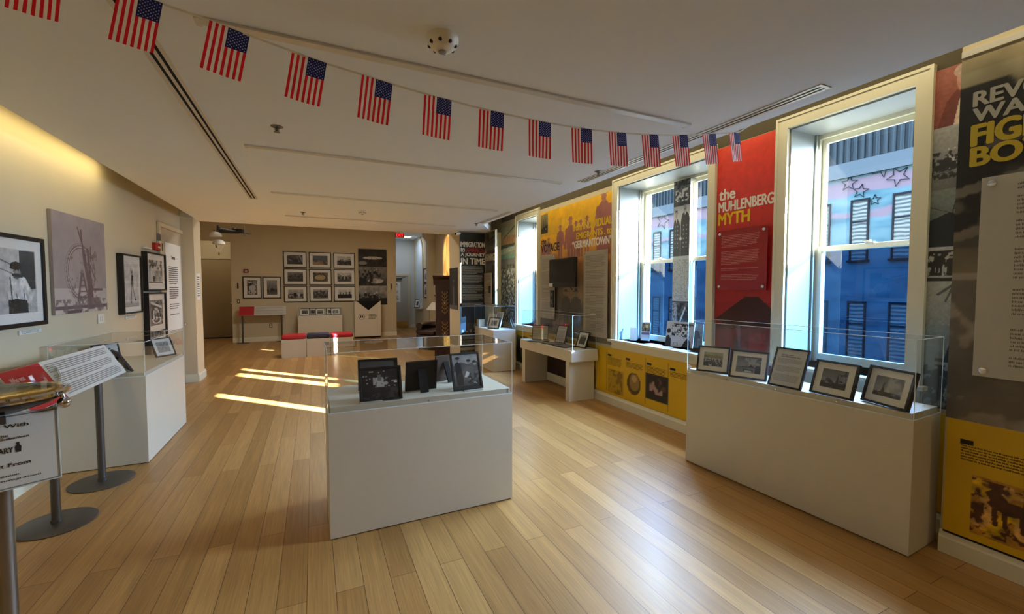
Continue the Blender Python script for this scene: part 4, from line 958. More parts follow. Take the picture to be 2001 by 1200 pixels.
t, w, h = panel('exhibit_panel', 'narrow low yellow strip between the long case and the pier', 'exhibit panel', 1.115 + .001, 1.106, .125, .73, m=mat('yellow board', YEL, .5)); 
# --- banner hanging in front of the middle window mullion
def d_ban(c):
    c.grad(.83, 1, 60, 110); c.blot((0, .83, 1, 1), 6, .5, 28); c.blot((.1, .86, .9, .94), 8, .5, 210)
    c.grad(.50, .83, 150, 186); c.nz(.08, 4)
    c.poly([(.0, .5), (.0, .70), (.05, .735), (.12, .748), (.24, .748), (.34, .735), (.42, .70), (.45, .5)], 24); c.ell(.18, .777, .075, .027, 138); c.poly([(.1, .782), (.11, .805), (.25, .805), (.26, .782), (.22, .795), (.14, .795)], 34); c.poly([(.15, .748), (.21, .748), (.18, .72)], 200)
    c.poly([(.46, .5), (.47, .73), (.54, .775), (.64, .79), (.78, .79), (.9, .775), (1, .74), (1, .5)], 20); c.ell(.71, .816, .08, .028, 146); c.rect(.63, .833, .79, .85, 30); c.rect(.67, .803, .75, .808, 50); c.poly([(.67, .79), (.75, .79), (.71, .765)], 200)
    for i in range(6):
        for k_ in (.12, .26, .62, .8): c.ell(k_, .56 + .028 * i, .022, .0042, 160)
    c.ell(.45, .615, .07, .012, 176)
    c.grad(.2, .5, (186, 190, 184), (178, 182, 178)); c.blot((.04, .21, .96, .48), 34, .56, (120, 122, 124), .8); c.rect(.74, .21, .75, .48, 140)
    c.rect(0, .195, 1, .203, 30); c.grad(0, .195, 60, 90); c.blot((.3, .02, 1, .19), 6, .46, 26); c.rect(0, 0, .3, .19, 160); c.blot((.0, 0, .34, .19), 20, .5, 90); c.line(.45, .05, .8, .16, .04, 190)
t = thing('hanging_banner', 'long black and white banner of officers hanging in the middle window', 'banner', (3.635, 3.475, .97), -90)
MB().box(-.115, .115, -.002, 0, 0, 1.64).build('cloth', mat_w, t); c = Cv(.23, 1.64, .0045); d_ban(c); c.mesh('graphic', t, -.115, 0, -.0028)
MB().box(-.115, .115, 0, .065, 1.6, 1.63).build('bracket', white2, t)
# --- Revolutionary war panel on the pier
XP = 3.125
def d_rev(c):
    CR = (206, 192, 156)
    c.grad(0, 1, (84, 78, 70), CR); c.grad(.8, 1, (70, 66, 60), CR); c.grad(.89, .94, (150, 142, 120), (176, 168, 140)); c.grad(.35, .8, (46, 42, 40), (52, 48, 46)); c.nz(.2, 4)
    c.blot((0, .36, 1, .9), 4, .54, (20, 20, 22), .8); c.blot((0, .35, 1, .66), 5, .56, (120, 112, 100), .6); c.line(0, .62, .5, .7, .02, (110, 104, 94)); c.line(0, .5, .4, .58, .02, (120, 110, 98)); c.line(.1, .74, .6, .8, .02, (96, 90, 84)); c.grad(.40, .47, (120, 108, 88), (104, 96, 82)); c.grad(0, .4, (98, 90, 80), (110, 102, 90)); c.rect(0, .385, 1, .4, (150, 142, 128)); c.blot((0, 0, 1, .38), 5, .56, (146, 136, 120), .9); c.nz(.15, 10)
t, w, h = panel('exhibit_panel', 'large dark panel about the Revolutionary War on the pier at right edge', 'exhibit panel', 1.098, -.1, .75, 2.675, x=XP, draw=d_rev, res=.012, thick=.02)
MB().box(-w / 2, w / 2, -.026, -.02, h - .03, h).build('top_rail', mat_w, t)
grt = mat('grey lettering', (176, 176, 168), .6); olv = mat('olive gold lettering', (196, 172, 48), .6)
text('title_text', 'REVOLUTIONARY', grt, t, -.545, 1.628, .27, 1.70, -.0225, .06); text('title_text', 'WAR HEROES', grt, t, -.545, 1.548, .10, 1.617, -.0225, .06)
text('title_text', 'FIGHTING ON', olv, t, -.545, 1.428, .24, 1.532, -.0225, .07); text('title_text', 'BOTH SIDES', olv, t, -.545, 1.325, .18, 1.418, -.0225, .07)
t = thing('text_board', 'pale grey text board mounted on the dark Revolutionary War panel', 'text board', (XP - .0215, .60, 1.0), -90)
MB().box(-.39, .39, -.038, -.028, 0, 1.0).build('board', mat('text board light grey', (190, 188, 180), .5, noise=.04), t, bevel=.001)
words(t, -.265, .05, .30, .95, .0195, ink_grey, -.0385, 51, .42, (2, 8, 14, 15, 24, 25, 33, 34, 35, 42))
screws(t, .78, 1.0, -.038, [(-.352, .965), (.35, .965), (-.352, .03), (.35, .03)], .016)
def d_yel(c):
    c.a[:] = (214, 172, 10); c.nz(.04, 4); c.rect(0, .82, 1, .824, (90, 70, 10)); X = .09
    c.rect(X, .06, 1, .56, (176, 126, 40)); c.blot((X, .08, 1, .54), 26, .46, (84, 44, 22)); c.blot((X, .08, 1, .54), 20, .56, (206, 160, 84)); c.blot((.06, .4, .3, .58), 9, .55, (214, 172, 10)); c.blot((.06, .06, .5, .3), 9, .5, (214, 172, 10))
    c.ell(.21, .36, .07, .05, (70, 36, 20)); c.poly([(.13, .44), (.16, .5), (.2, .42), (.19, .36), (.15, .38)], (74, 40, 22)); [c.line(x_, .34, x_ + .004, .2, .008, (74, 40, 22)) for x_ in (.16, .19, .24, .27)]; c.blot((.3, .08, 1, .3), 10, .5, (60, 28, 16)); c.ell(.42, .32, .06, .04, (206, 160, 84), .7); c.nz(.35, 30, box=(.09, .06, 1, .56))
t, w, h = panel('exhibit_panel', 'low yellow panel with a brown battle engraving on the pier at right edge', 'exhibit panel', 1.09, -.1, .13, .749, x=XP, draw=d_yel, res=.004, thick=.02)
MB().box(-w / 2, w / 2, -.016, 0, -.012, 0).build('bottom_channel', blackf, t)
MB().box(-w / 2 + .055, -w / 2 + .105, -.0225, -.02, .495, .52).build('number_tag', ink, t)
words(t, -w / 2 + .06, .40, w / 2 - .1, .49, .0145, mat('dark print', (50, 38, 10), .7), -.0222, 61, .42)

# ================================================================== TITLE PANELS AT THE FAR CORNER
def d_imm(c):
    c.a[:] = 22; c.nz(.2, 5); c.rect(0, .0, 1, .02, 90); c.rect(0, .03, 1, .255, (50, 54, 66)); c.grad(.04, .12, 30, 50); c.ell(.62, .225, .09, .022, (110, 120, 140)); c.rect(0, .195, 1, .2, 60)
    for i, u in enumerate((.1, .26, .42, .58, .74, .9)): c.person(u, .05, .15, 24 + 6 * (i % 3), 140, 20 if i % 2 else None)
    c.rect(0, .03, 1, .05, 150)
t = thing('exhibit_panel', 'black title panel headed immigration to America, a journey in time', 'exhibit panel', (2.745, 7.70, .2), 0)
MB().box(-.255, .24, -.012, 0, 0, 2.28).build('board', black, t); c = Cv(.495, 2.28, .01); d_imm(c); c.mesh('graphic', t, -.255, 0, -.0128, art_semi)
text('title_text', 'IMMIGRATION', txt_w, t, -.24, 2.01, .24, 2.105, -.0145, .045); text('title_text', 'to', txt_w, t, -.24, 1.915, -.16, 1.995, -.0145, .045); text('title_text', 'AMERICA:', txt_r, t, -.13, 1.915, .24, 1.99, -.0145, .045)
text('title_text', 'A JOURNEY', txt_w, t, -.235, 1.82, .24, 1.9, -.0145, .045); text('title_text', 'IN TIME', txt_w, t, -.23, 1.69, .24, 1.8, -.0145, .05)
words(t, -.21, .87, .21, 1.65, .021, mat('grey white print', (176, 176, 170), .7), -.0138, 71, .4, (7, 15, 16, 24, 31, 32), letter=False)
def d_beg(c):
    c.grad(0, 1, 80, 100); c.grad(.8, 1, (70, 66, 50), (96, 92, 70)); c.nz(.3, 6); c.blot((0, .82, 1, 1), 5, .5, 34); c.poly([(.1, .84), (.5, .9), (1, .95), (1, .9), (.5, .84)], 26); c.line(0, .82, 1, .9, .02, 90); c.rect(0, .56, 1, .74, (64, 44, 40)); c.rect(.0, 0, .12, .76, 140); c.blot((.7, .1, 1, .75), 6, .5, 40)
t = thing('exhibit_panel', 'grey side panel headed the beginnings, at a right angle to the title panel', 'exhibit panel', (3.0, 7.44, .2), -90)
MB().box(-.26, .26, -.01, 0, .95, 2.28).build('board', mat_w, t); c = Cv(.52, 1.33, .014); d_beg(c); c.mesh('graphic', t, -.26, .95, -.0108, art_semi)
text('title_text', 'the', mat('dim lettering', (150, 146, 130), .7), t, -.24, 1.9, -.13, 1.96, -.0125, .02); text('title_text', 'BEGINNINGS', mat('beige lettering', (206, 200, 176), .7), t, -.25, 1.745, .25, 1.875, -.0125, .03)
t = thing('text_board', 'narrow grey text board on the beginnings side panel', 'text board', (2.9885, 7.45, .8), -90)
MB().box(-.2, .17, -.03, -.022, .36, .92).build('board', MATS['text board grey'], t); words(t, -.17, .4, .14, .88, .02, ink_grey, -.0308, 72, .4, (6, 14, 22, 30), letter=False); MB().box(.03, .13, -.032, -.03, .55, .68).build('inset_picture', ink, t)
def d_cre(c): c.a[:] = 26; c.nz(.4, 5); c.poly([(.45, .1), (.42, .5), (.5, .62), (.62, .5), (.6, .1)], 84); c.ell(.52, .68, .06, .04, 110); c.rect(0, 0, 1, .1, 90)
t = thing('poster', 'dark poster with a pale standing figure on the cream partition beside the cabinet', 'poster', (2.49, 8.07, 1.03), -90)
MB().box(-.26, .25, -.01, 0, 0, .80).build('board', black, t); c = Cv(.51, .8, .012); d_cre(c); c.mesh('graphic', t, -.26, 0, -.0108)
# ================================================================== LEFT WALL
def onleft(name, lb, cat, Y, z, off=.002, grp=None):
    x, y, k = lw(Y); return thing(name, lb, cat, (x + off, y, 1.45 + (z - 1.45) * k), ang, 0, grp)
def lframe(lb, Y0, Y1, z0, z1, d, bw, mw, art, res):
    k = lw((Y0 + Y1) / 2)[2]; Ya, Yb = lw(Y0)[1], lw(Y1)[1]; t = onleft('wall_frame', lb, 'framed picture', (Y0 + Y1) / 2, z0, .003)
    frame_parts(t, Yb - Ya, (z1 - z0) * k, d, bw, mw, art, res=res); return t
lframe('large black frame with a photograph of a person in a white shirt, leftmost', 3.69, 4.505, 1.17, 1.817, .035, .03, .07, pic_portrait, .004)
lframe('black frame with a tall photograph of a dancing figure', 5.93, 6.50, 1.158, 1.82, .055, .018, .055, pic_dancer, .004)
lframe('upper black frame with a street photograph beside the paper-covered door', 6.67, 7.42, 1.41, 1.898, .055, .018, .075, pic_street, .005)
lframe('middle black frame with a machine wheel photograph beside the paper-covered door', 6.67, 7.38, .865, 1.385, .055, .018, .075, pic_machine, .005)
lframe('lowest black frame with dark uprights beside the paper-covered door', 6.67, 7.38, .30, .845, .055, .018, .06, lambda c: (c.grad(0, 1, 60, 170), c.blot((0, 0, 1, 1), 10, .5, 40), [c.line(.1 + .1 * i, .2, .12 + .1 * i, .95, .012, 50) for i in range(9)]), .008)
# canvas print of the wheel
k_ = lw(5.12)[2]; Ya, Yb = lw(4.65)[1], lw(5.605)[1]; t = onleft('canvas_print', 'unframed canvas print of a big wheel ride and bare poles on left wall', 'canvas print', 5.12, 1.228, .002)
wv = Yb - Ya; hv = (2.078 - 1.228) * k_
MB().box(-wv / 2, wv / 2, -.022, 0, 0, hv).build('stretcher', mat('canvas edge lilac grey', (150, 138, 136), .8), t)
c = Cv(wv, hv, .0042); pic_ferris(c); c.mesh('print', t, -wv / 2, 0, -.0226)
def small(name, lb, cat, Y0, Y1, z0, z1, m, d=.006, **kk):
    t = onleft(name, lb, cat, (Y0 + Y1) / 2, z0); k = lw(Y0)[2]; w, h = (Y1 - Y0) * k * .98, (z1 - z0) * k
    MB().box(-w / 2, w / 2, -d, 0, 0, h).build('plate', m, t, bevel=.001); return t, w, h
for lb, a, b, z0, z1 in (('small caption label under the large leftmost frame', 4.21, 4.47, 1.112, 1.142), ('small caption label under the dancing figure frame', 6.12, 6.40, 1.095, 1.126)):
    t, w, h = small('caption_label', lb, 'caption', a, b, z0, z1, paper, .008); words(t, -w / 2 + .02, .002, w / 2 - .02, h - .004, .008, ink_grey, -.0085, 3, .4, letter=False)
t, w, h = small('light_switch', 'double wall switch plate below the big wheel canvas print', 'switch', 5.44, 5.575, 1.10, 1.19, plastic_w, .006); MB().box(-.03, -.012, -.01, -.006, .02, h - .02).box(.012, .03, -.01, -.006, .02, h - .02).build('rocker', plastic_w, t)
t, w, h = small('fire_alarm', 'red fire alarm strobe on the left wall above the frames', 'fire alarm', 7.09, 7.28, 1.945, 2.04, red_p, .035)
MB().box(-.02, .05, -.05, -.035, h * .3, h * .55).build('strobe', plastic_w, t, bevel=.006)
t, w, h = small('wall_sensor', 'small pale sensor box on the wall above the upper street frame', 'sensor', 6.72, 6.95, 1.935, 1.955, plastic_w, .03)
t, w, h = small('wall_sensor', 'small grey door contact box beside the door frame top', 'sensor', 7.28, 7.34, 2.08, 2.18, mat('grey plastic', (120, 116, 108), .5), .03)
# paper on the door
x_, y_, k_ = lw(7.94); t = thing('door_notice', 'tall white printed notice covering the door in the left wall', 'notice', (x_ + .0165, y_, lz(7.94, .82)), ang)
hN = lz(7.94, 2.095) - lz(7.94, .82); MB().box(-.33, .33, -.003, 0, 0, hN).build('sheet', mat('notice white', (222, 226, 226), .5), t)
text('notice_title', 'Terms', ink, t, -.10, hN - .22, .06, hN - .17, -.0045, .02)
words(t, -.22, .2, .18, hN - .32, .029, ink, -.0036, 81, .42, (9, 16, 17, 21, 22), letter=False)
t = thing('pier_notice', 'small white printed notice on the side of the cream pier', 'notice', (-1.634, 8.17, 1.26), 90); MB().box(-.12, .12, -.003, 0, 0, .41).build('sheet', paper, t); words(t, -.08, .04, .08, .36, .036, ink, -.0036, 82, .42, (), letter=False)

# ================================================================== READING RAILS (text panel on two posts)
def rail(lb, loc, rz, L, bw, poles, zlow, slope, red, pr, br, seed, title=None, dz=0):
    t = thing('reading_rail', lb, 'text stand', loc, rz)
    # panel: lower edge at y=0 front, rising towards the back (+y)
    b = thing('panel', None, None, (0, 0, zlow), 0, -(90 - slope)); b.parent = t
    for kx in list(b.keys()): del b[kx]
    o = MB().box(-L / 2, L / 2, 0, .012, 0, bw).build('panel_board', mat('rail panel grey white', (206, 204, 198), .45), t, bevel=.002)
    bpy.data.objects.remove(b)
    M = Matrix.Translation((0, 0, zlow)) @ Matrix.Rotation(R(-(90 - slope)), 4, 'X')
    o.matrix_local = M
    o.name = 'panel'
    xr = -L / 2 + red
    r_ = MB().box(-L / 2 + .002, xr, -.0012, 0, .002, bw - .002).build('red_field', red_pan, t); r_.matrix_local = M
    if title:
        for i, (s_, z0, z1) in enumerate(title):
            q = text('panel_title', s_, mat('pinkish white print', (224, 170, 166), .6), t, -L / 2 + .04, z0, (-L / 2 + .16 if i == 0 else xr - .05), z1, -.0016, .03); q.matrix_local = M
    n = 2 if L > .9 else 1
    q = words(t, xr + .03, .02, L / 2 - .03, bw - .025, bw / 20, ink_grey, -.0006, seed, .42, (5, 11), letter=True)
    if q: q.matrix_local = M
    for px in poles:
        zt = zlow + .5 * bw * math.sin(R(slope)) - .012; yb = .5 * bw * math.cos(R(slope)) + .02
        MB().tube([(px, yb, .01), (px, yb, zt + .01)], pr, 18).build('post', steel, t, smooth=True)
        MB().lathe([(br, 0), (br, .006), (br - .006, .010), (pr + .004, .011), (pr + .004, .03), (pr, .032)], (px, yb, 0), 48).build('base_disc', steel, t, smooth=True)
    return t
rail('angled text panel on two grey posts in front of the left case', (-1.372, 3.765, 0), 90, 1.27, .262, [-.255, .375], .775, 60, .37, .0225, .19, 91, [('Who was', .185, .215), ('Louis R. Channel?', .12, .165)])
rail('low red and white text panel on two posts at the back wall', (-1.215, 12.94, 0), 0, 1.075, .27, [-.47, .43], .725, 58, .34, .02, .15, 92, None)
t = thing('lectern_sign', 'small angled text stand on thin legs at the right of the far hall', 'text stand', (3.02, 11.75, 0), -60)
MB().prism([(-.02, .82), (.2, 1.02), (.2, 1.03), (-.02, .835)], 'x', -.25, .25).build('panel', paper, t); MB().tube([(-.2, .05, .01), (-.2, .05, .88)], .008, 8).build('leg', brass, t); MB().tube([(.2, .05, .01), (.2, .05, .88)], .008, 8).build('leg', brass, t); MB().box(-.22, .22, -.1, .2, 0, .012).build('base_plate', brass, t)

# ================================================================== NEAR STAND WITH SIGN AND DISH
PXY = (-.795, 1.65)
t = thing('donation_stand', 'polished metal pedestal with a round glass and brass dish, cut by left edge', 'stand', (*PXY, 0), 28)
MB().tube([(0, 0, .02), (0, 0, 1.12)], .022, 28).build('post', mat('satin steel', (150, 146, 140), .3, metal=.9), t, smooth=True)
MB().lathe([(.2, 0), (.2, .01), (.19, .018), (.03, .024), (.024, .05)], (0, 0, 0), 56).build('base_disc', steel, t, smooth=True)
MB().lathe([(.022, 1.112), (.05, 1.118), (.11, 1.138), (.133, 1.152), (.140, 1.160)], (0, 0, 0), 56).build('dish_underside', mat('dark bronze', (54, 42, 32), .25, metal=.8), t, smooth=True)
MB().lathe([(.140, 1.158), (.1445, 1.163), (.1445, 1.169), (.138, 1.174), (.13, 1.171)], (0, 0, 0), 56).build('chrome_rim', chrome, t, smooth=True)
MB().lathe([(.131, 1.170), (.118, 1.176), (.05, 1.179), (1e-4, 1.179)], (0, 0, 0), 56).build('brass_top', brass, t, smooth=True)
MB().lathe([(.122, 1.178), (.125, 1.205), (.118, 1.226), (.115, 1.226), (.121, 1.205), (.118, 1.18)], (0, 0, 0), 56).build('glass_bowl', glassmat('bowl glass', (.9, .9, .86), .02, .6, 1.3), t, smooth=True)
for a in (-28, 92, 212):
    x, y = .138 * math.cos(R(a)), .138 * math.sin(R(a)); MB().ball((x, y, 1.132), .0155, 16).tube([(x, y, 1.14), (x * .97, y * .97, 1.158)], .006, 10).build('ball_finial', chrome, t, smooth=True)
MB().box(-.012, .012, -.07, 0, 1.085, 1.105).build('sign_bracket', steel, t)
for ch in t.children:
    if ch.name.split('.')[0] in ('dish_underside', 'chrome_rim', 'brass_top', 'glass_bowl', 'ball_finial'): ch.location.z -= .012
t = thing('sign_card', 'white supporters sign card hanging on the near metal pedestal, cut by left edge', 'sign', (-.7915, 1.5805, .905), 28, -5)
MB().box(-.14, .14, -.006, 0, 0, .203).build('card', mat('sign card', (214, 212, 204), .5), t, bevel=.001)
MB().box(-.137, .137, -.0075, -.006, .196, .1985).box(-.137, .137, -.0075, -.006, .004, .0065).box(-.137, -.1345, -.0075, -.006, .004, .1985).box(.1345, .137, -.0075, -.006, .004, .1985).build('holder_lip', mat('sign holder grey', (120, 124, 116), .3), t)
for s_, x0, x1, z0, z1, bd in (('In Cooperation With', -.10, .082, .162, .175, .02), ('Westchester Suite', -.06, .045, .142, .150, .005), ('Bundesamt Stiftung Volksbanken', -.09, .082, .132, .1405, .01), ('LIBRARY', .0, .052, .099, .113, .03), ('With Support From', -.075, .082, .058, .071, .02), ('an anonymous foundation', -.08, .06, .034, .041, .0), ('and friends of immigration', -.08, .10, .022, .029, .0)):
    text('sign_text', s_, ink, t, x0, z0, x1, z1, -.0066, bd)
MB().prism([(.056, .097), (.066, .097), (.067, .112), (.063, .118), (.059, .118), (.055, .112)], 'y', -.0068, -.006).lathe([(.0035, -.0068), (.0035, -.006)], (.061, 0, .121), 12, 'y').build('small_figure_mark', ink, t)

# ================================================================== BENCH CUBES
cb_r = mat('red leatherette', (176, 14, 36), .45, coat=.2); cb_b = mat('navy leatherette', (14, 18, 52), .4, coat=.2)
for i, (x, m, cn) in enumerate(((-.385, cb_r, 'leftmost white cube seat with a red cushion'), (.08, cb_b, 'middle white cube seat with a navy cushion'), (.545, cb_r, 'rightmost white cube seat with a red cushion'))):
    t = thing('cube_seat', cn, 'seat', (x, 10.11, 0), 0, 0, 'row of cube seats in the hall')
    MB().box(-.228, .228, -.228, .228, 0, .375).build('cube', white, t, bevel=.003)
    MB().box(-.226, .226, -.226, .226, .376, .465).build('cushion', m, t, bevel=.03)

# ================================================================== BACK WALL
def bframe(lb, x0, x1, z0, z1, art, grp, y=13.258, bw=.022, mw=.06, res=.011, cat='framed picture'):
    t = thing('wall_frame', lb, cat, ((x0 + x1) / 2, y, z0), 0, 0, grp); frame_parts(t, x1 - x0, z1 - z0, .03, bw, mw, art, res=res); return t
bframe('left upright frame beside the grid of nine on back wall', -1.683, -1.255, 1.16, 1.742, lambda c: (pic_machine(c), c.person(.55, 0, .8, 190, 120, 60)), None, mw=.075)
bframe('right upright frame beside the grid of nine on back wall', -1.225, -.79, 1.16, 1.742, lambda c: (c.grad(.3, 1, 96, 150), c.grad(0, .3, 90, 70), c.nz(.2, 6), c.blot((0, .15, 1, .45), 8, .5, 40), c.poly([(.3, .3), (.5, .5), (.7, .32), (.5, .25)], 34)), None, mw=.075)
arts = [pic_valley, pic_camp, lambda c: pic_people(c, 3, 190), lambda c: pic_field(c, 2, 44, 110, .6), pic_oval, pic_hall, lambda c: (c.grad(0, 1, 120, 180), c.nz(.2, 6), c.blot((0, 0, 1, .5), 8, .48, 50), c.person(.45, .05, .7, 30, 140), c.person(.7, .05, .6, 190, 140)), pic_crowdf, pic_men]
nm = ['valley', 'camp with figures', 'outdoor group', 'misty hillside', 'oval arena', 'grand hall', 'indoor workers', 'large crowd', 'row of dark-suited men']
rows_ = ['top', 'middle', 'bottom']; cols_ = ['left', 'centre', 'right']
for r_ in range(3):
    for q in range(3):
        x0 = -.727 + q * .631; z1 = 2.44 - r_ * .471
        bframe('%s %s frame of the back wall grid, %s photograph' % (rows_[r_], cols_[q], nm[r_ * 3 + q]), x0, x0 + .575, z1 - .448, z1, arts[r_ * 3 + q], 'grid of nine framed photographs on the back wall', mw=.075)
t = thing('photo_mural', 'tall unframed board of three dark photographs on the back wall', 'photo board', (1.605, 13.258, .945)); MB().box(-.4, .4, -.02, 0, 0, 1.64).build('board', mat('mural board edge', (120, 110, 90), .7), t)
for i, (z0, z1, fn) in enumerate(((1.12, 1.64, lambda c: (c.__setattr__('a', c.a * 0 + 40), c.nz(.5, 6), c.ell(.5, .5, .35, .08, 190), c.blot((0, 0, 1, .5), 8, .5, 16), c.ell(.15, .2, .15, .1, 130))), (.57, 1.11, lambda c: (c.grad(0, 1, 50, 120), c.crowd(.5, .8, 14, [14, 24, 40], .05), c.ell(.6, .25, .28, .14, 160), c.blot((0, 0, .5, .6), 8, .45, 18), c.nz(.4, 8))), (0, .56, lambda c: (c.grad(.3, 1, 96, 150), c.rect(0, 0, 1, .35, 20), c.crowd(.2, .55, 14, [12, 22, 34], .06), c.nz(.4, 8))))):
    c = Cv(.8, z1 - z0 - .012, .012); fn(c); c.mesh('photograph', t, -.4, z0, -.0206)
t = thing('fire_alarm', 'dark red fire alarm box above the upright frames on the back wall', 'fire alarm', (-1.595, 13.258, 1.845)); MB().box(-.055, .055, -.04, 0, 0, .09).build('box', mat('dark red plastic', (120, 20, 24), .4), t, bevel=.005); MB().box(-.03, .03, -.044, -.04, .03, .05).build('strobe', plastic_w, t)
t = thing('restroom_sign', 'small black figure sign left of the upright frames on the back wall', 'sign', (-1.795, 13.258, 1.42)); MB().prism([(-.015, 0), (.015, 0), (.018, .08), (.02, .12), (-.02, .12), (-.018, .08)], 'y', -.004, 0).ball((0, -.003, .14), .018, 8).build('figure', ink, t)
t = thing('restroom_sign', 'small black figure sign right of the three-photograph board on the back wall', 'sign', (2.13, 13.258, 1.40)); MB().prism([(-.015, 0), (.015, 0), (.018, .08), (.02, .14), (-.02, .14), (-.018, .08)], 'y', -.004, 0).ball((0, -.003, .16), .018, 8).box(-.03, .03, -.003, 0, -.03, -.02).build('figure', ink, t)
t = thing('light_switch', 'wall switch below the figure sign left of the text stand', 'switch', (-1.79, 13.258, 1.03)); MB().box(-.035, .035, -.006, 0, 0, .115).build('plate', mat('bronze plate', (110, 96, 74), .4), t, bevel=.001); MB().box(-.01, .01, -.012, -.006, .03, .08).build('rocker', mat_w, t)
t = thing('wall_outlet', 'small wall outlet low on the back wall behind the text stand', 'outlet', (-1.06, 13.258, .36)); MB().box(-.035, .035, -.005, 0, 0, .115).build('plate', MATS['bronze plate'], t); MB().box(-.015, .015, -.007, -.005, .02, .05).box(-.015, .015, -.007, -.005, .065, .095).build('socket', mat_w, t)
# low plinth with small frames
plinth_case('low white plinth with small frames and clear cover at the back wall', (-.39, 12.75, 0), 0, 1.10, .45, .69, .92, 0)
for lb, x, y, rz, fn, rx in (('small black frame at the left of the back wall plinth', -.22, 12.85, -4, pic_group, -12), ('small frame half hidden behind the left one on the back wall plinth', -.02, 12.98, -20, pic_two, -12), ('small black frame in the centre of the back wall plinth', .16, 12.85, 0, pic_ship, -12),
                         ('small frame half hidden behind the right one on the back wall plinth', .43, 12.93, 20, pic_two, -12), ('small black frame at the right of the back wall plinth', .55, 12.84, 4, pic_machine, -12)):
    place_frame('tabletop_frame', lb, .24, .19, .013, .035, fn, x, y, .6905, rz, rx, res=.01, grp='small frames on the back wall plinth')
# museum pedestal
t = thing('museum_pedestal', 'tall white pedestal with a black triangle flap and a round logo', 'pedestal', (1.41, 12.9, 0))
MB().box(-.34, .34, 0, .32, 0, .05).build('black_foot', blackf, t); MB().box(-.36, .36, -.01, .33, .05, 1.06).build('body', white, t, bevel=.002)
MB().prism([(-.30, 1.064), (.34, 1.064), (.02, .80)], 'y', -.016, -.01).box(-.3, .34, -.01, .31, 1.06, 1.066).build('black_flap', blackf, t)
mb = MB(); n = 28
for i in range(n):
    a0, a1 = 2 * math.pi * i / n, 2 * math.pi * (i + 1) / n
    mb.prism([(-.17 + .085 * math.cos(a0), .62 + .085 * math.sin(a0)), (-.17 + .085 * math.cos(a1), .62 + .085 * math.sin(a1)), (-.17 + .075 * math.cos(a1), .62 + .075 * math.sin(a1)), (-.17 + .075 * math.cos(a0), .62 + .075 * math.sin(a0))], 'y', -.012, -.01)
mb.prism([(-.215, .59), (-.175, .59), (-.18, .66), (-.2, .66)], 'y', -.012, -.01).prism([(-.165, .59), (-.125, .59), (-.14, .66), (-.16, .66)], 'y', -.012, -.01)
mb.build('round_logo', ink, t)
text('logo_text', 'GERMAN\nAMERICAN\nHERITAGE\nMUSEUM', ink, t, .02, .55, .25, .69, -.0115, .03)
# exit sign
t = thing('exit_sign', 'red exit sign hanging under the hall ceiling', 'exit sign', (2.38, 13.15, 2.95)); MB().box(-.12, .13, -.02, .02, 0, .135).build('housing', mat('exit housing', (150, 30, 30), .5), t); MB().tube([(0, 0, .13), (0, 0, .21)], .01, 8).lathe([(.05, .21), (.05, .2)], (0, 0, 0), 16).build('canopy', plastic_w, t)
text('exit_text', 'EXIT', mat('exit letters', (255, 60, 50), .5, emit=(255, 50, 44), estr=1.2), t, -.10, .02, .11, .115, -.0215, .03)
# right side of the hall
def rwf(lb, y0, y1, z0, z1, art): 
    t = thing('wall_frame', lb, 'framed picture', (XR - .002, (y0 + y1) / 2, z0), -90); frame_parts(t, y1 - y0, z1 - z0, .04, .03, .09, art, res=.012)
rwf('upper black frame between the two arches of the far hall', 13.30, 14.05, 1.60, 2.07, lambda c: pic_field(c, 5, 120, 200)); rwf('lower black frame between the two arches of the far hall', 13.30, 14.05, 1.11, 1.59, lambda c: pic_field(c, 6, 100, 190)); rwf('small dark frame just left of the carved cabinet', 12.35, 12.75, 1.2, 1.6, lambda c: pic_field(c, 8, 90, 150))
t = thing('tabletop_frame', 'white matted small frame standing on the ledge of the arched niche', 'framed picture', (3.265, 14.9, .7505), -60, -12)
frame_parts(t, .26, .30, .02, .02, .06, pic_group, res=.012)
t = thing('door_notice', 'white printed notice on the pale far door', 'notice', (2.60, 15.566, .92)); MB().box(-.28, .22, -.003, 0, 0, .72).build('sheet', paper, t); words(t, -.24, .05, .16, .62, .05, ink_grey, -.0036, 83, .4, (3, 7), letter=False); MB().box(-.25, .12, -.0036, -.003, .64, .67).build('heading', ink, t)
# carved cabinet
t = thing('carved_cabinet', 'dark red wooden cabinet with pale inlay scrolls beyond the cream partition', 'cabinet', (2.585, 8.95, 0), -24)
wd = mat('mahogany', (62, 20, 16), .35, noise=.4, nscale=12, coat=.3); inl = mat('pale inlay', (190, 150, 90), .5)
MB().box(-.22, .22, -.2, .2, 0, .12).box(-.2, .2, -.18, .18, .12, 1.5).build('carcass', wd, t, bevel=.004)
MB().prism([(-.18, 1.5), (-.19, 1.53), (-.2, 1.62), (-.26, 1.67), (-.26, 1.70), (.26, 1.70), (.26, 1.67), (.2, 1.62), (.19, 1.53), (.18, 1.5)], 'x', -.24, .24).build('cornice', wd, t)
for z0 in (.18, .82):
    MB().box(-.17, .17, -.195, -.18, z0, z0 + .6).build('door_panel', wd, t, bevel=.004)
    mb = MB()
    mb.tube([(0, -.1975, z0 + .06), (0, -.1975, z0 + .54)], .004, 6)
    for i in range(6):
        zc = z0 + .09 + .078 * i
        for q in (-1, 1):
            mb.tube([(0, -.1975, zc), (q * .03, -.1975, zc + .02), (q * .058, -.1975, zc + .055), (q * .045, -.1975, zc + .072), (q * .03, -.1975, zc + .06)], [.003, .007, .008, .006, .002], 6)
    mb.ball((0, -.192, z0 + .3), .024, 8)
    mb.build('inlay_scroll', inl, t)
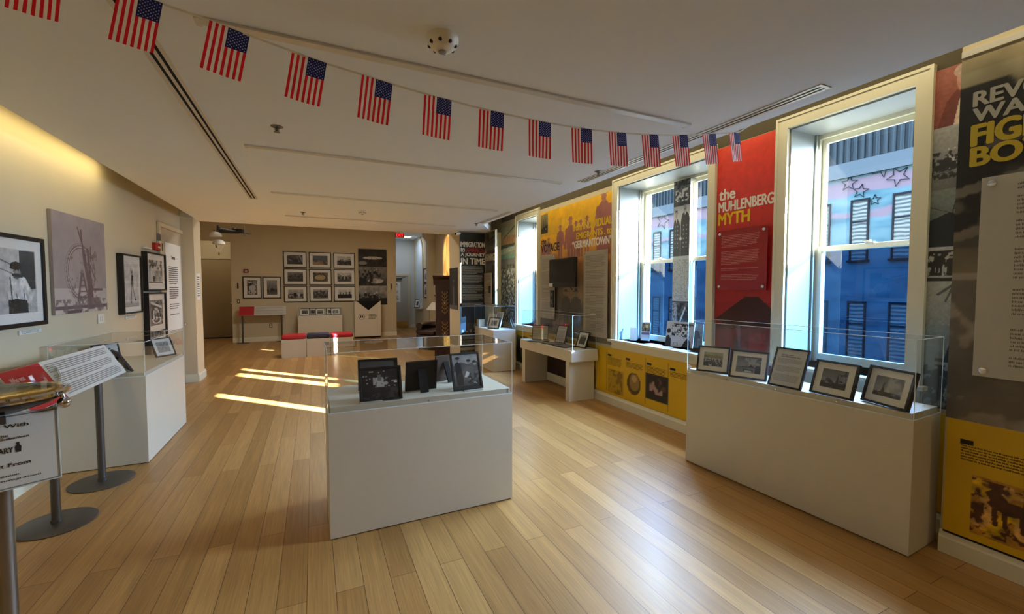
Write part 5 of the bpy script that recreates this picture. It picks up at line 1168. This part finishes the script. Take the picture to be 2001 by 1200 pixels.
# armchair
t = thing('armchair', 'small dark brown upholstered armchair left of the carved cabinet', 'chair', (2.56, 9.95, 0), -50)
lt = mat('dark brown leather', (44, 22, 20), .4, coat=.2)
MB().prism([(-.3, -.28), (.3, -.28), (.34, .0), (.3, .3), (-.3, .3), (-.34, 0)], 'z', .08, .36).build('seat_base', lt, t, bevel=.03)
MB().box(-.22, .22, -.3, .12, .36, .46).build('seat_cushion', lt, t, bevel=.03)
pts = [(.34 * math.cos(R(a_)), .32 * math.sin(R(a_)), .55) for a_ in range(-40, 221, 20)]
MB().tube(pts, .075, 12).tube([(p[0], p[1], .42) for p in pts], .075, 12).build('curved_back', lt, t, smooth=True)
for sx in (-.24, .24):
    for sy in (-.22, .22): MB().tube([(sx, sy, .09), (sx, sy, 0)], [.022, .014], 10).build('leg', wd, t)

# ================================================================== HANGING MODELS IN THE HALL
t = thing('model_aeroplane', 'dark model aeroplane hanging in the hall opening above two parachutes', 'model aeroplane', (-1.36, 9.5, 2.50), -28)
pl = mat('model dark olive', (44, 44, 42), .5)
MB().lathe([(1e-4, -.30), (.018, -.29), (.034, -.2), (.042, 0), (.046, .12), (.038, .2), (.02, .24), (1e-4, .245)], (0, 0, 0), 20, 'x').build('fuselage', pl, t, smooth=True)
MB().prism([(.02, -.02), (.12, .0), (.10, .42), (.05, .43)], 'z', -.012, .006).prism([(.02, .02), (.12, .0), (.10, -.42), (.05, -.43)], 'z', -.012, .006).build('wing', pl, t, bevel=.003)
MB().prism([(-.28, 0), (-.2, 0), (-.24, .13), (-.27, .13)], 'z', .0, .008).prism([(-.28, 0), (-.2, 0), (-.24, -.13), (-.27, -.13)], 'z', 0, .008).prism([(-.29, .0), (-.21, .0), (-.25, .11), (-.28, .11)], 'y', -.004, .004).build('tail_fin', pl, t)
MB().lathe([(.03, .05), (.026, .065), (1e-4, .075)], (.05, 0, -.01), 14).build('canopy', mat('smoke canopy', (80, 84, 86), .15), t, smooth=True)
MB().box(.245, .25, -.008, .008, -.09, .09).build('propeller', pl, t)
MB().tube([(.0, 0, .04), (0, 0, .66)], .0012, 6).build('hanging_wire', steel, t)
for lb, x, y, z in (('upper white paper parachute hanging below the model aeroplane', -1.60, 9.45, 2.385), ('lower white paper parachute hanging below the model aeroplane', -1.575, 9.55, 2.255)):
    t = thing('parachute', lb, 'parachute', (x, y, z), 0, 0, 'white parachutes hanging below the aeroplane')
    n = 16; pr_ = [(.10, 0), (.098, .03), (.08, .06), (.045, .08), (1e-4, .087)]
    MB().lathe(pr_, (0, 0, 0), n).build('canopy', mat('white cloth', (232, 230, 222), .8), t, smooth=True)
    mb = MB()
    for i in range(8): a_ = i * math.pi / 4; mb.tube([(.098 * math.cos(a_), .098 * math.sin(a_), .002), (0, 0, -.16)], .0009, 5)
    mb.build('cord', mat_w, t); MB().box(-.01, .01, -.006, .006, -.205, -.16).ball((0, 0, -.15), .009, 6).build('figure', mat('olive toy', (86, 82, 56), .6), t)
    MB().tube([(0, 0, .085), (0, 0, 3.16 - z)], .0007, 5).build('hanging_thread', mat_w, t)

# ================================================================== OUTSIDE
def mural_mat():
    m = bpy.data.materials.new('painted mural wall'); m.use_nodes = True; nt = m.node_tree; b = nt.nodes['Principled BSDF']; b.inputs['Specular IOR Level'].default_value = 0; N = nt.nodes.new; Lk = nt.links.new
    g = N('ShaderNodeTexCoord'); sp = N('ShaderNodeSeparateXYZ'); Lk(g.outputs['Object'], sp.inputs[0])
    n = N('ShaderNodeTexNoise'); n.inputs['Scale'].default_value = .8; n.inputs['Detail'].default_value = 6; mp = N('ShaderNodeMapping'); mp.inputs['Scale'].default_value = (1, .5, 1.6); Lk(g.outputs['Object'], mp.inputs[0]); Lk(mp.outputs[0], n.inputs[0])
    cr = N('ShaderNodeValToRGB'); e = cr.color_ramp.elements; e[0].position = .36; e[0].color = (.0040, .0090, .0125, 1); e[1].position = .66; e[1].color = (.0150, .0225, .0245, 1); x = e.new(.5); x.color = (.0085, .0165, .0200, 1); Lk(n.outputs['Fac'], cr.inputs[0])
    # two pink painted bands, bent by the noise
    ad = N('ShaderNodeMath'); ad.operation = 'MULTIPLY_ADD'; ad.inputs[1].default_value = .9; Lk(n.outputs['Fac'], ad.inputs[0]); Lk(sp.outputs['Z'], ad.inputs[2])
    def band(c_, h_):
        s1 = N('ShaderNodeMath'); s1.operation = 'SUBTRACT'; s1.inputs[1].default_value = c_; Lk(ad.outputs[0], s1.inputs[0]); s2 = N('ShaderNodeMath'); s2.operation = 'ABSOLUTE'; Lk(s1.outputs[0], s2.inputs[0])
        m_ = N('ShaderNodeMapRange'); m_.inputs['From Min'].default_value = h_ + .05; m_.inputs['From Max'].default_value = h_ - .05; Lk(s2.outputs[0], m_.inputs[0]); return m_
    b1, b2 = band(9.8, .3), band(8.7, .12); bn = N('ShaderNodeMath'); bn.operation = 'MAXIMUM'; Lk(b1.outputs[0], bn.inputs[0]); Lk(b2.outputs[0], bn.inputs[1])
    mx = N('ShaderNodeMix'); mx.data_type = 'RGBA'; Lk(bn.outputs[0], mx.inputs[0]); Lk(cr.outputs[0], mx.inputs[6]); mx.inputs[7].default_value = (.0185, .0140, .0175, 1)
    Lk(mx.outputs[2], b.inputs['Base Color']); b.inputs['Roughness'].default_value = .9
    return m
EX = 19.0
bl = thing('mural_building', 'building across the street painted with pale blue mural and star outlines', 'building', (EX, 16, -4))
mb = MB(); mb.box(0, 6, -11.5, 26, 0, 9.8); mb.build('wall', mural_mat(), bl)
cor = bpy.data.materials.new('corrugated dark cladding'); cor.use_nodes = True; _nt = cor.node_tree; _b = _nt.nodes['Principled BSDF']
_w = _nt.nodes.new('ShaderNodeTexWave'); _w.bands_direction = 'Y'; _w.inputs['Scale'].default_value = 3; _w.inputs['Distortion'].default_value = 1.5; _t = _nt.nodes.new('ShaderNodeTexCoord'); _nt.links.new(_t.outputs['Object'], _w.inputs[0])
_c = _nt.nodes.new('ShaderNodeValToRGB'); _c.color_ramp.elements[0].color = (.0036, .0048, .0058, 1); _c.color_ramp.elements[1].color = (.0052, .0066, .0076, 1); _nt.links.new(_w.outputs['Fac'], _c.inputs[0]); _nt.links.new(_c.outputs[0], _b.inputs['Base Color']); _b.inputs['Roughness'].default_value = .9; _b.inputs['Specular IOR Level'].default_value = 0
mb = MB()
yy = -11.5
while yy < 26: mb.box(-.08, 0, yy, yy + .12, 10.3, 12.3); yy += .24
mb.box(0, 5.9, -11.5, 26, 10.3, 12.3); mb.build('corrugated_storey', cor, bl)
MB().box(-.12, 6.1, -11.6, 26.1, 9.72, 10.3).build('cornice', mat('grey blue stone', (24, 28, 31), .9, spec=0), bl)
wf = mat('outside window frame', (6, 7, 9), .9, spec=0); wg = mat('outside glass with painted reflections', (18, 24, 26), .9, spec=0)
_nt = wg.node_tree; _b = _nt.nodes['Principled BSDF']; _w = _nt.nodes.new('ShaderNodeTexWave'); _w.bands_direction = 'Z'; _w.inputs['Scale'].default_value = 2.2; _w.inputs['Distortion'].default_value = 2.5; _t = _nt.nodes.new('ShaderNodeTexCoord'); _nt.links.new(_t.outputs['Object'], _w.inputs[0])  # whitish siding reflections are painted into these panes as stripes
_c = _nt.nodes.new('ShaderNodeValToRGB'); _c.color_ramp.elements[0].color = (.006, .008, .009, 1); _c.color_ramp.elements[1].color = (.024, .026, .024, 1); _nt.links.new(_w.outputs['Fac'], _c.inputs[0]); _nt.links.new(_c.outputs[0], _b.inputs['Base Color'])
wys = [-6.6 + 1.33 * (i - 4) for i in range(22)]
for zz in (2.6, 6.5):
    H_ = 2.32
    for i, y in enumerate(wys):
        f_ = MB().box(-.05, .02, y - .31, y - .25, zz, zz + H_).box(-.05, .02, y + .25, y + .31, zz, zz + H_).box(-.05, .02, y - .25, y + .25, zz + H_ - .07, zz + H_).box(-.12, .02, y - .36, y + .36, zz - .08, zz).box(-.045, .02, y - .25, y + .25, zz + H_ * .62, zz + H_ * .62 + .05).build('window', wf, bl)
        p_ = MB().box(-.02, .005, y - .25, y + .25, zz, zz + H_ - .07).build('pane', wg, f_)
# star outlines painted on it
inkb = mat('mural star paint', (3, 6, 9), .9, spec=0)
for cy_, cz_, s_, rt in ((9.8, 5.5, .30, .1), (8.72, 5.82, .35, .5), (8.25, 5.42, .36, .8), (9.4, 5.12, .27, .2), (8.93, 4.7, .2, .0), (19.6, 5.4, .5, .3), (18.2, 5.0, .45, .7)):
    pts = []
    for k in range(11):
        rr = s_ if k % 2 == 0 else s_ * .42; a = math.pi / 2 + k * math.pi / 5 + rt; pts.append((-.03, cy_ - 16 + rr * math.cos(a), cz_ + 4 + rr * math.sin(a)))
    MB().tube(pts, .016, 5).build('star_outline', inkb, bl)
struct(MB().box(3.9, 60, -40, 60, -4.2, -4.0), 'ground', mat('street asphalt', (40, 40, 42), .9))

# ================================================================== LIGHT
w = bpy.data.worlds.new('sky'); SC.world = w; w.use_nodes = True; nt = w.node_tree; bg = nt.nodes['Background']
tcx = nt.nodes.new('ShaderNodeTexCoord'); sx = nt.nodes.new('ShaderNodeSeparateXYZ'); nt.links.new(tcx.outputs['Generated'], sx.inputs[0])
cr = nt.nodes.new('ShaderNodeValToRGB'); cr.color_ramp.elements[0].color = (.30, .36, .42, 1); cr.color_ramp.elements[1].color = (.96, 1.27, 1.66, 1); cr.color_ramp.elements[1].position = .75; nt.links.new(sx.outputs['Z'], cr.inputs[0]); nt.links.new(cr.outputs[0], bg.inputs[0])
bg.inputs[1].default_value = 62.0
def light(name, typ, loc, energy, color, **k):
    l = bpy.data.lights.new(name, typ); l.energy = energy; l.color = color
    for a, b in k.items():
        if a not in ('rot', 'dir'): setattr(l, a, b)
    o = bpy.data.objects.new(name, l); COL.objects.link(o); o.location = loc
    if 'rot' in k: o.rotation_euler = k['rot']
    if 'dir' in k: o.rotation_euler = Vector(k['dir']).to_track_quat('-Z', 'Y').to_euler()
    return o
light('sun', 'SUN', (10, -10, 8), 125.0, (1.0, .93, .80), dir=(-.683, .731, -.360), angle=R(.4))
for n_, (y0, y1, zt, zb) in W.items():
    o = light('window_portal', 'AREA', (XR + .5, (y0 + y1) / 2, (zt + zb) / 2), 1, (1, 1, 1), shape='RECTANGLE', size=y1 - y0, size_y=zt - zb, dir=(-1, 0, 0))
    o.data.cycles.is_portal = True
WARM = (1.0, .84, .50)
# warm fluorescent battens hidden in the two coves, and their lamp bodies
def batten(lb, x, y0, y1, z, watts, dirn, col=WARM):
    t = thing('cove_lamp', lb, 'lamp', (x, (y0 + y1) / 2, z), 0, 0, 'tube lamps hidden in the ceiling coves'); L = (y1 - y0) / 2
    MB().box(-.02, .02, -L, L, .012, .04).build('batten', plastic_w, t)
    MB().tube([(0, -L, 0), (0, L, 0)], .008, 8).build('tube', mat('lamp tube', (255, 236, 180), .4), t)
    MB().tube([(0, -L + .05, .04), (0, -L + .05, 3.2 - z)], .004, 6).tube([(0, L - .05, .04), (0, L - .05, 3.2 - z)], .004, 6).build('hanger', steel, t)
    return light('cove_light', 'AREA', (x, (y0 + y1) / 2, z - .012), watts, col, shape='RECTANGLE', size=.03, size_y=y1 - y0, dir=dirn)
o = batten('tube lamp in the left ceiling cove', -1.72, -2.0, 5.5, 2.64, 1, (0, 0, -1)); o.rotation_euler = (0, R(30), 0); o.data.energy = 17; o.data.color = (1.0, .80, .38)
o = batten('tube lamp in the window side ceiling cove', 2.95, -2.0, 6.6, 3.08, 1, (0, 0, -1)); o.rotation_euler = (0, R(-28), 0); o.data.energy = 25
# flush panels: fill lamps added behind the camera, others in the hall
def panel_lamp(lb, x, y, z, sx_, sy_, watts, col, spread=math.pi):
    t = thing('fill_or_hall_lamp', lb, 'lamp', (x, y, z), 0, 0, 'flush ceiling lamps')
    MB().box(-sx_ / 2 - .02, sx_ / 2 + .02, -sy_ / 2 - .02, sy_ / 2 + .02, -.02, 0).build('housing', plastic_w, t)
    MB().box(-sx_ / 2, sx_ / 2, -sy_ / 2, sy_ / 2, -.024, -.02).build('diffuser', mat('lamp diffuser', (250, 240, 220), .5, emit=(255, 236, 200), estr=1.5), t)
    light('fill_or_hall_light', 'AREA', (x, y, z - .03), watts, col, shape='RECTANGLE', size=sx_, size_y=sy_, dir=(0, 0, -1))
NEUT = (1.0, .97, .92)
for x in (-.9,):
    for y in (-4.2, -2.6, -1.0): panel_lamp('fill lamp added as a flush ceiling panel behind the viewer', x, y, CZ, .6, 1.2, 1.5, NEUT)

panel_lamp('unseen flush lamp added to light the hall beyond the bulkhead', 0.4, 9.6, 3.16, 1.2, .3, 48, (1.0, .92, .80))  # added out of sight behind the bulkhead to brighten the hall
panel_lamp('flush ceiling lamp over the recessed door of the hall', -2.55, 14.0, 3.16, .5, .3, 4, (1.0, .84, .62))
panel_lamp('flush ceiling lamp over the pale far door', 2.8, 14.6, 3.16, .4, .4, 7, (.86, .92, 1.0))

# ================================================================== CAMERA
cam = bpy.data.cameras.new('camera'); co = bpy.data.objects.new('camera', cam); COL.objects.link(co); SC.camera = co
cam.sensor_fit = 'HORIZONTAL'; cam.sensor_width = 36; cam.lens = 36 * 838 / 2001; cam.clip_start = .02; cam.clip_end = 200
F = Vector((0.41981541, 0.90647834, -0.04529951)); U = Vector((0.01903698, 0.04110522, 0.99897345)); Rr = Vector((0.90740984, -0.42024682, 0))
M = Matrix((Rr, U, -F)).transposed().to_4x4(); M.translation = (0, 0, 1.45); co.matrix_world = M
SC.view_settings.view_transform = 'Standard'; SC.view_settings.look = 'None'; SC.view_settings.gamma = 1; SC.view_settings.use_curve_mapping = False
SC.view_settings.exposure = 0.3
cy = SC.cycles
cy.transparent_max_bounces = 24; cy.max_bounces = 8; cy.diffuse_bounces = 4; cy.glossy_bounces = 4; cy.transmission_bounces = 6
cy.use_denoising = True; cy.denoiser = 'OPENIMAGEDENOISE'; cy.sample_clamp_indirect = 6; cy.caustics_reflective = False; cy.caustics_refractive = False
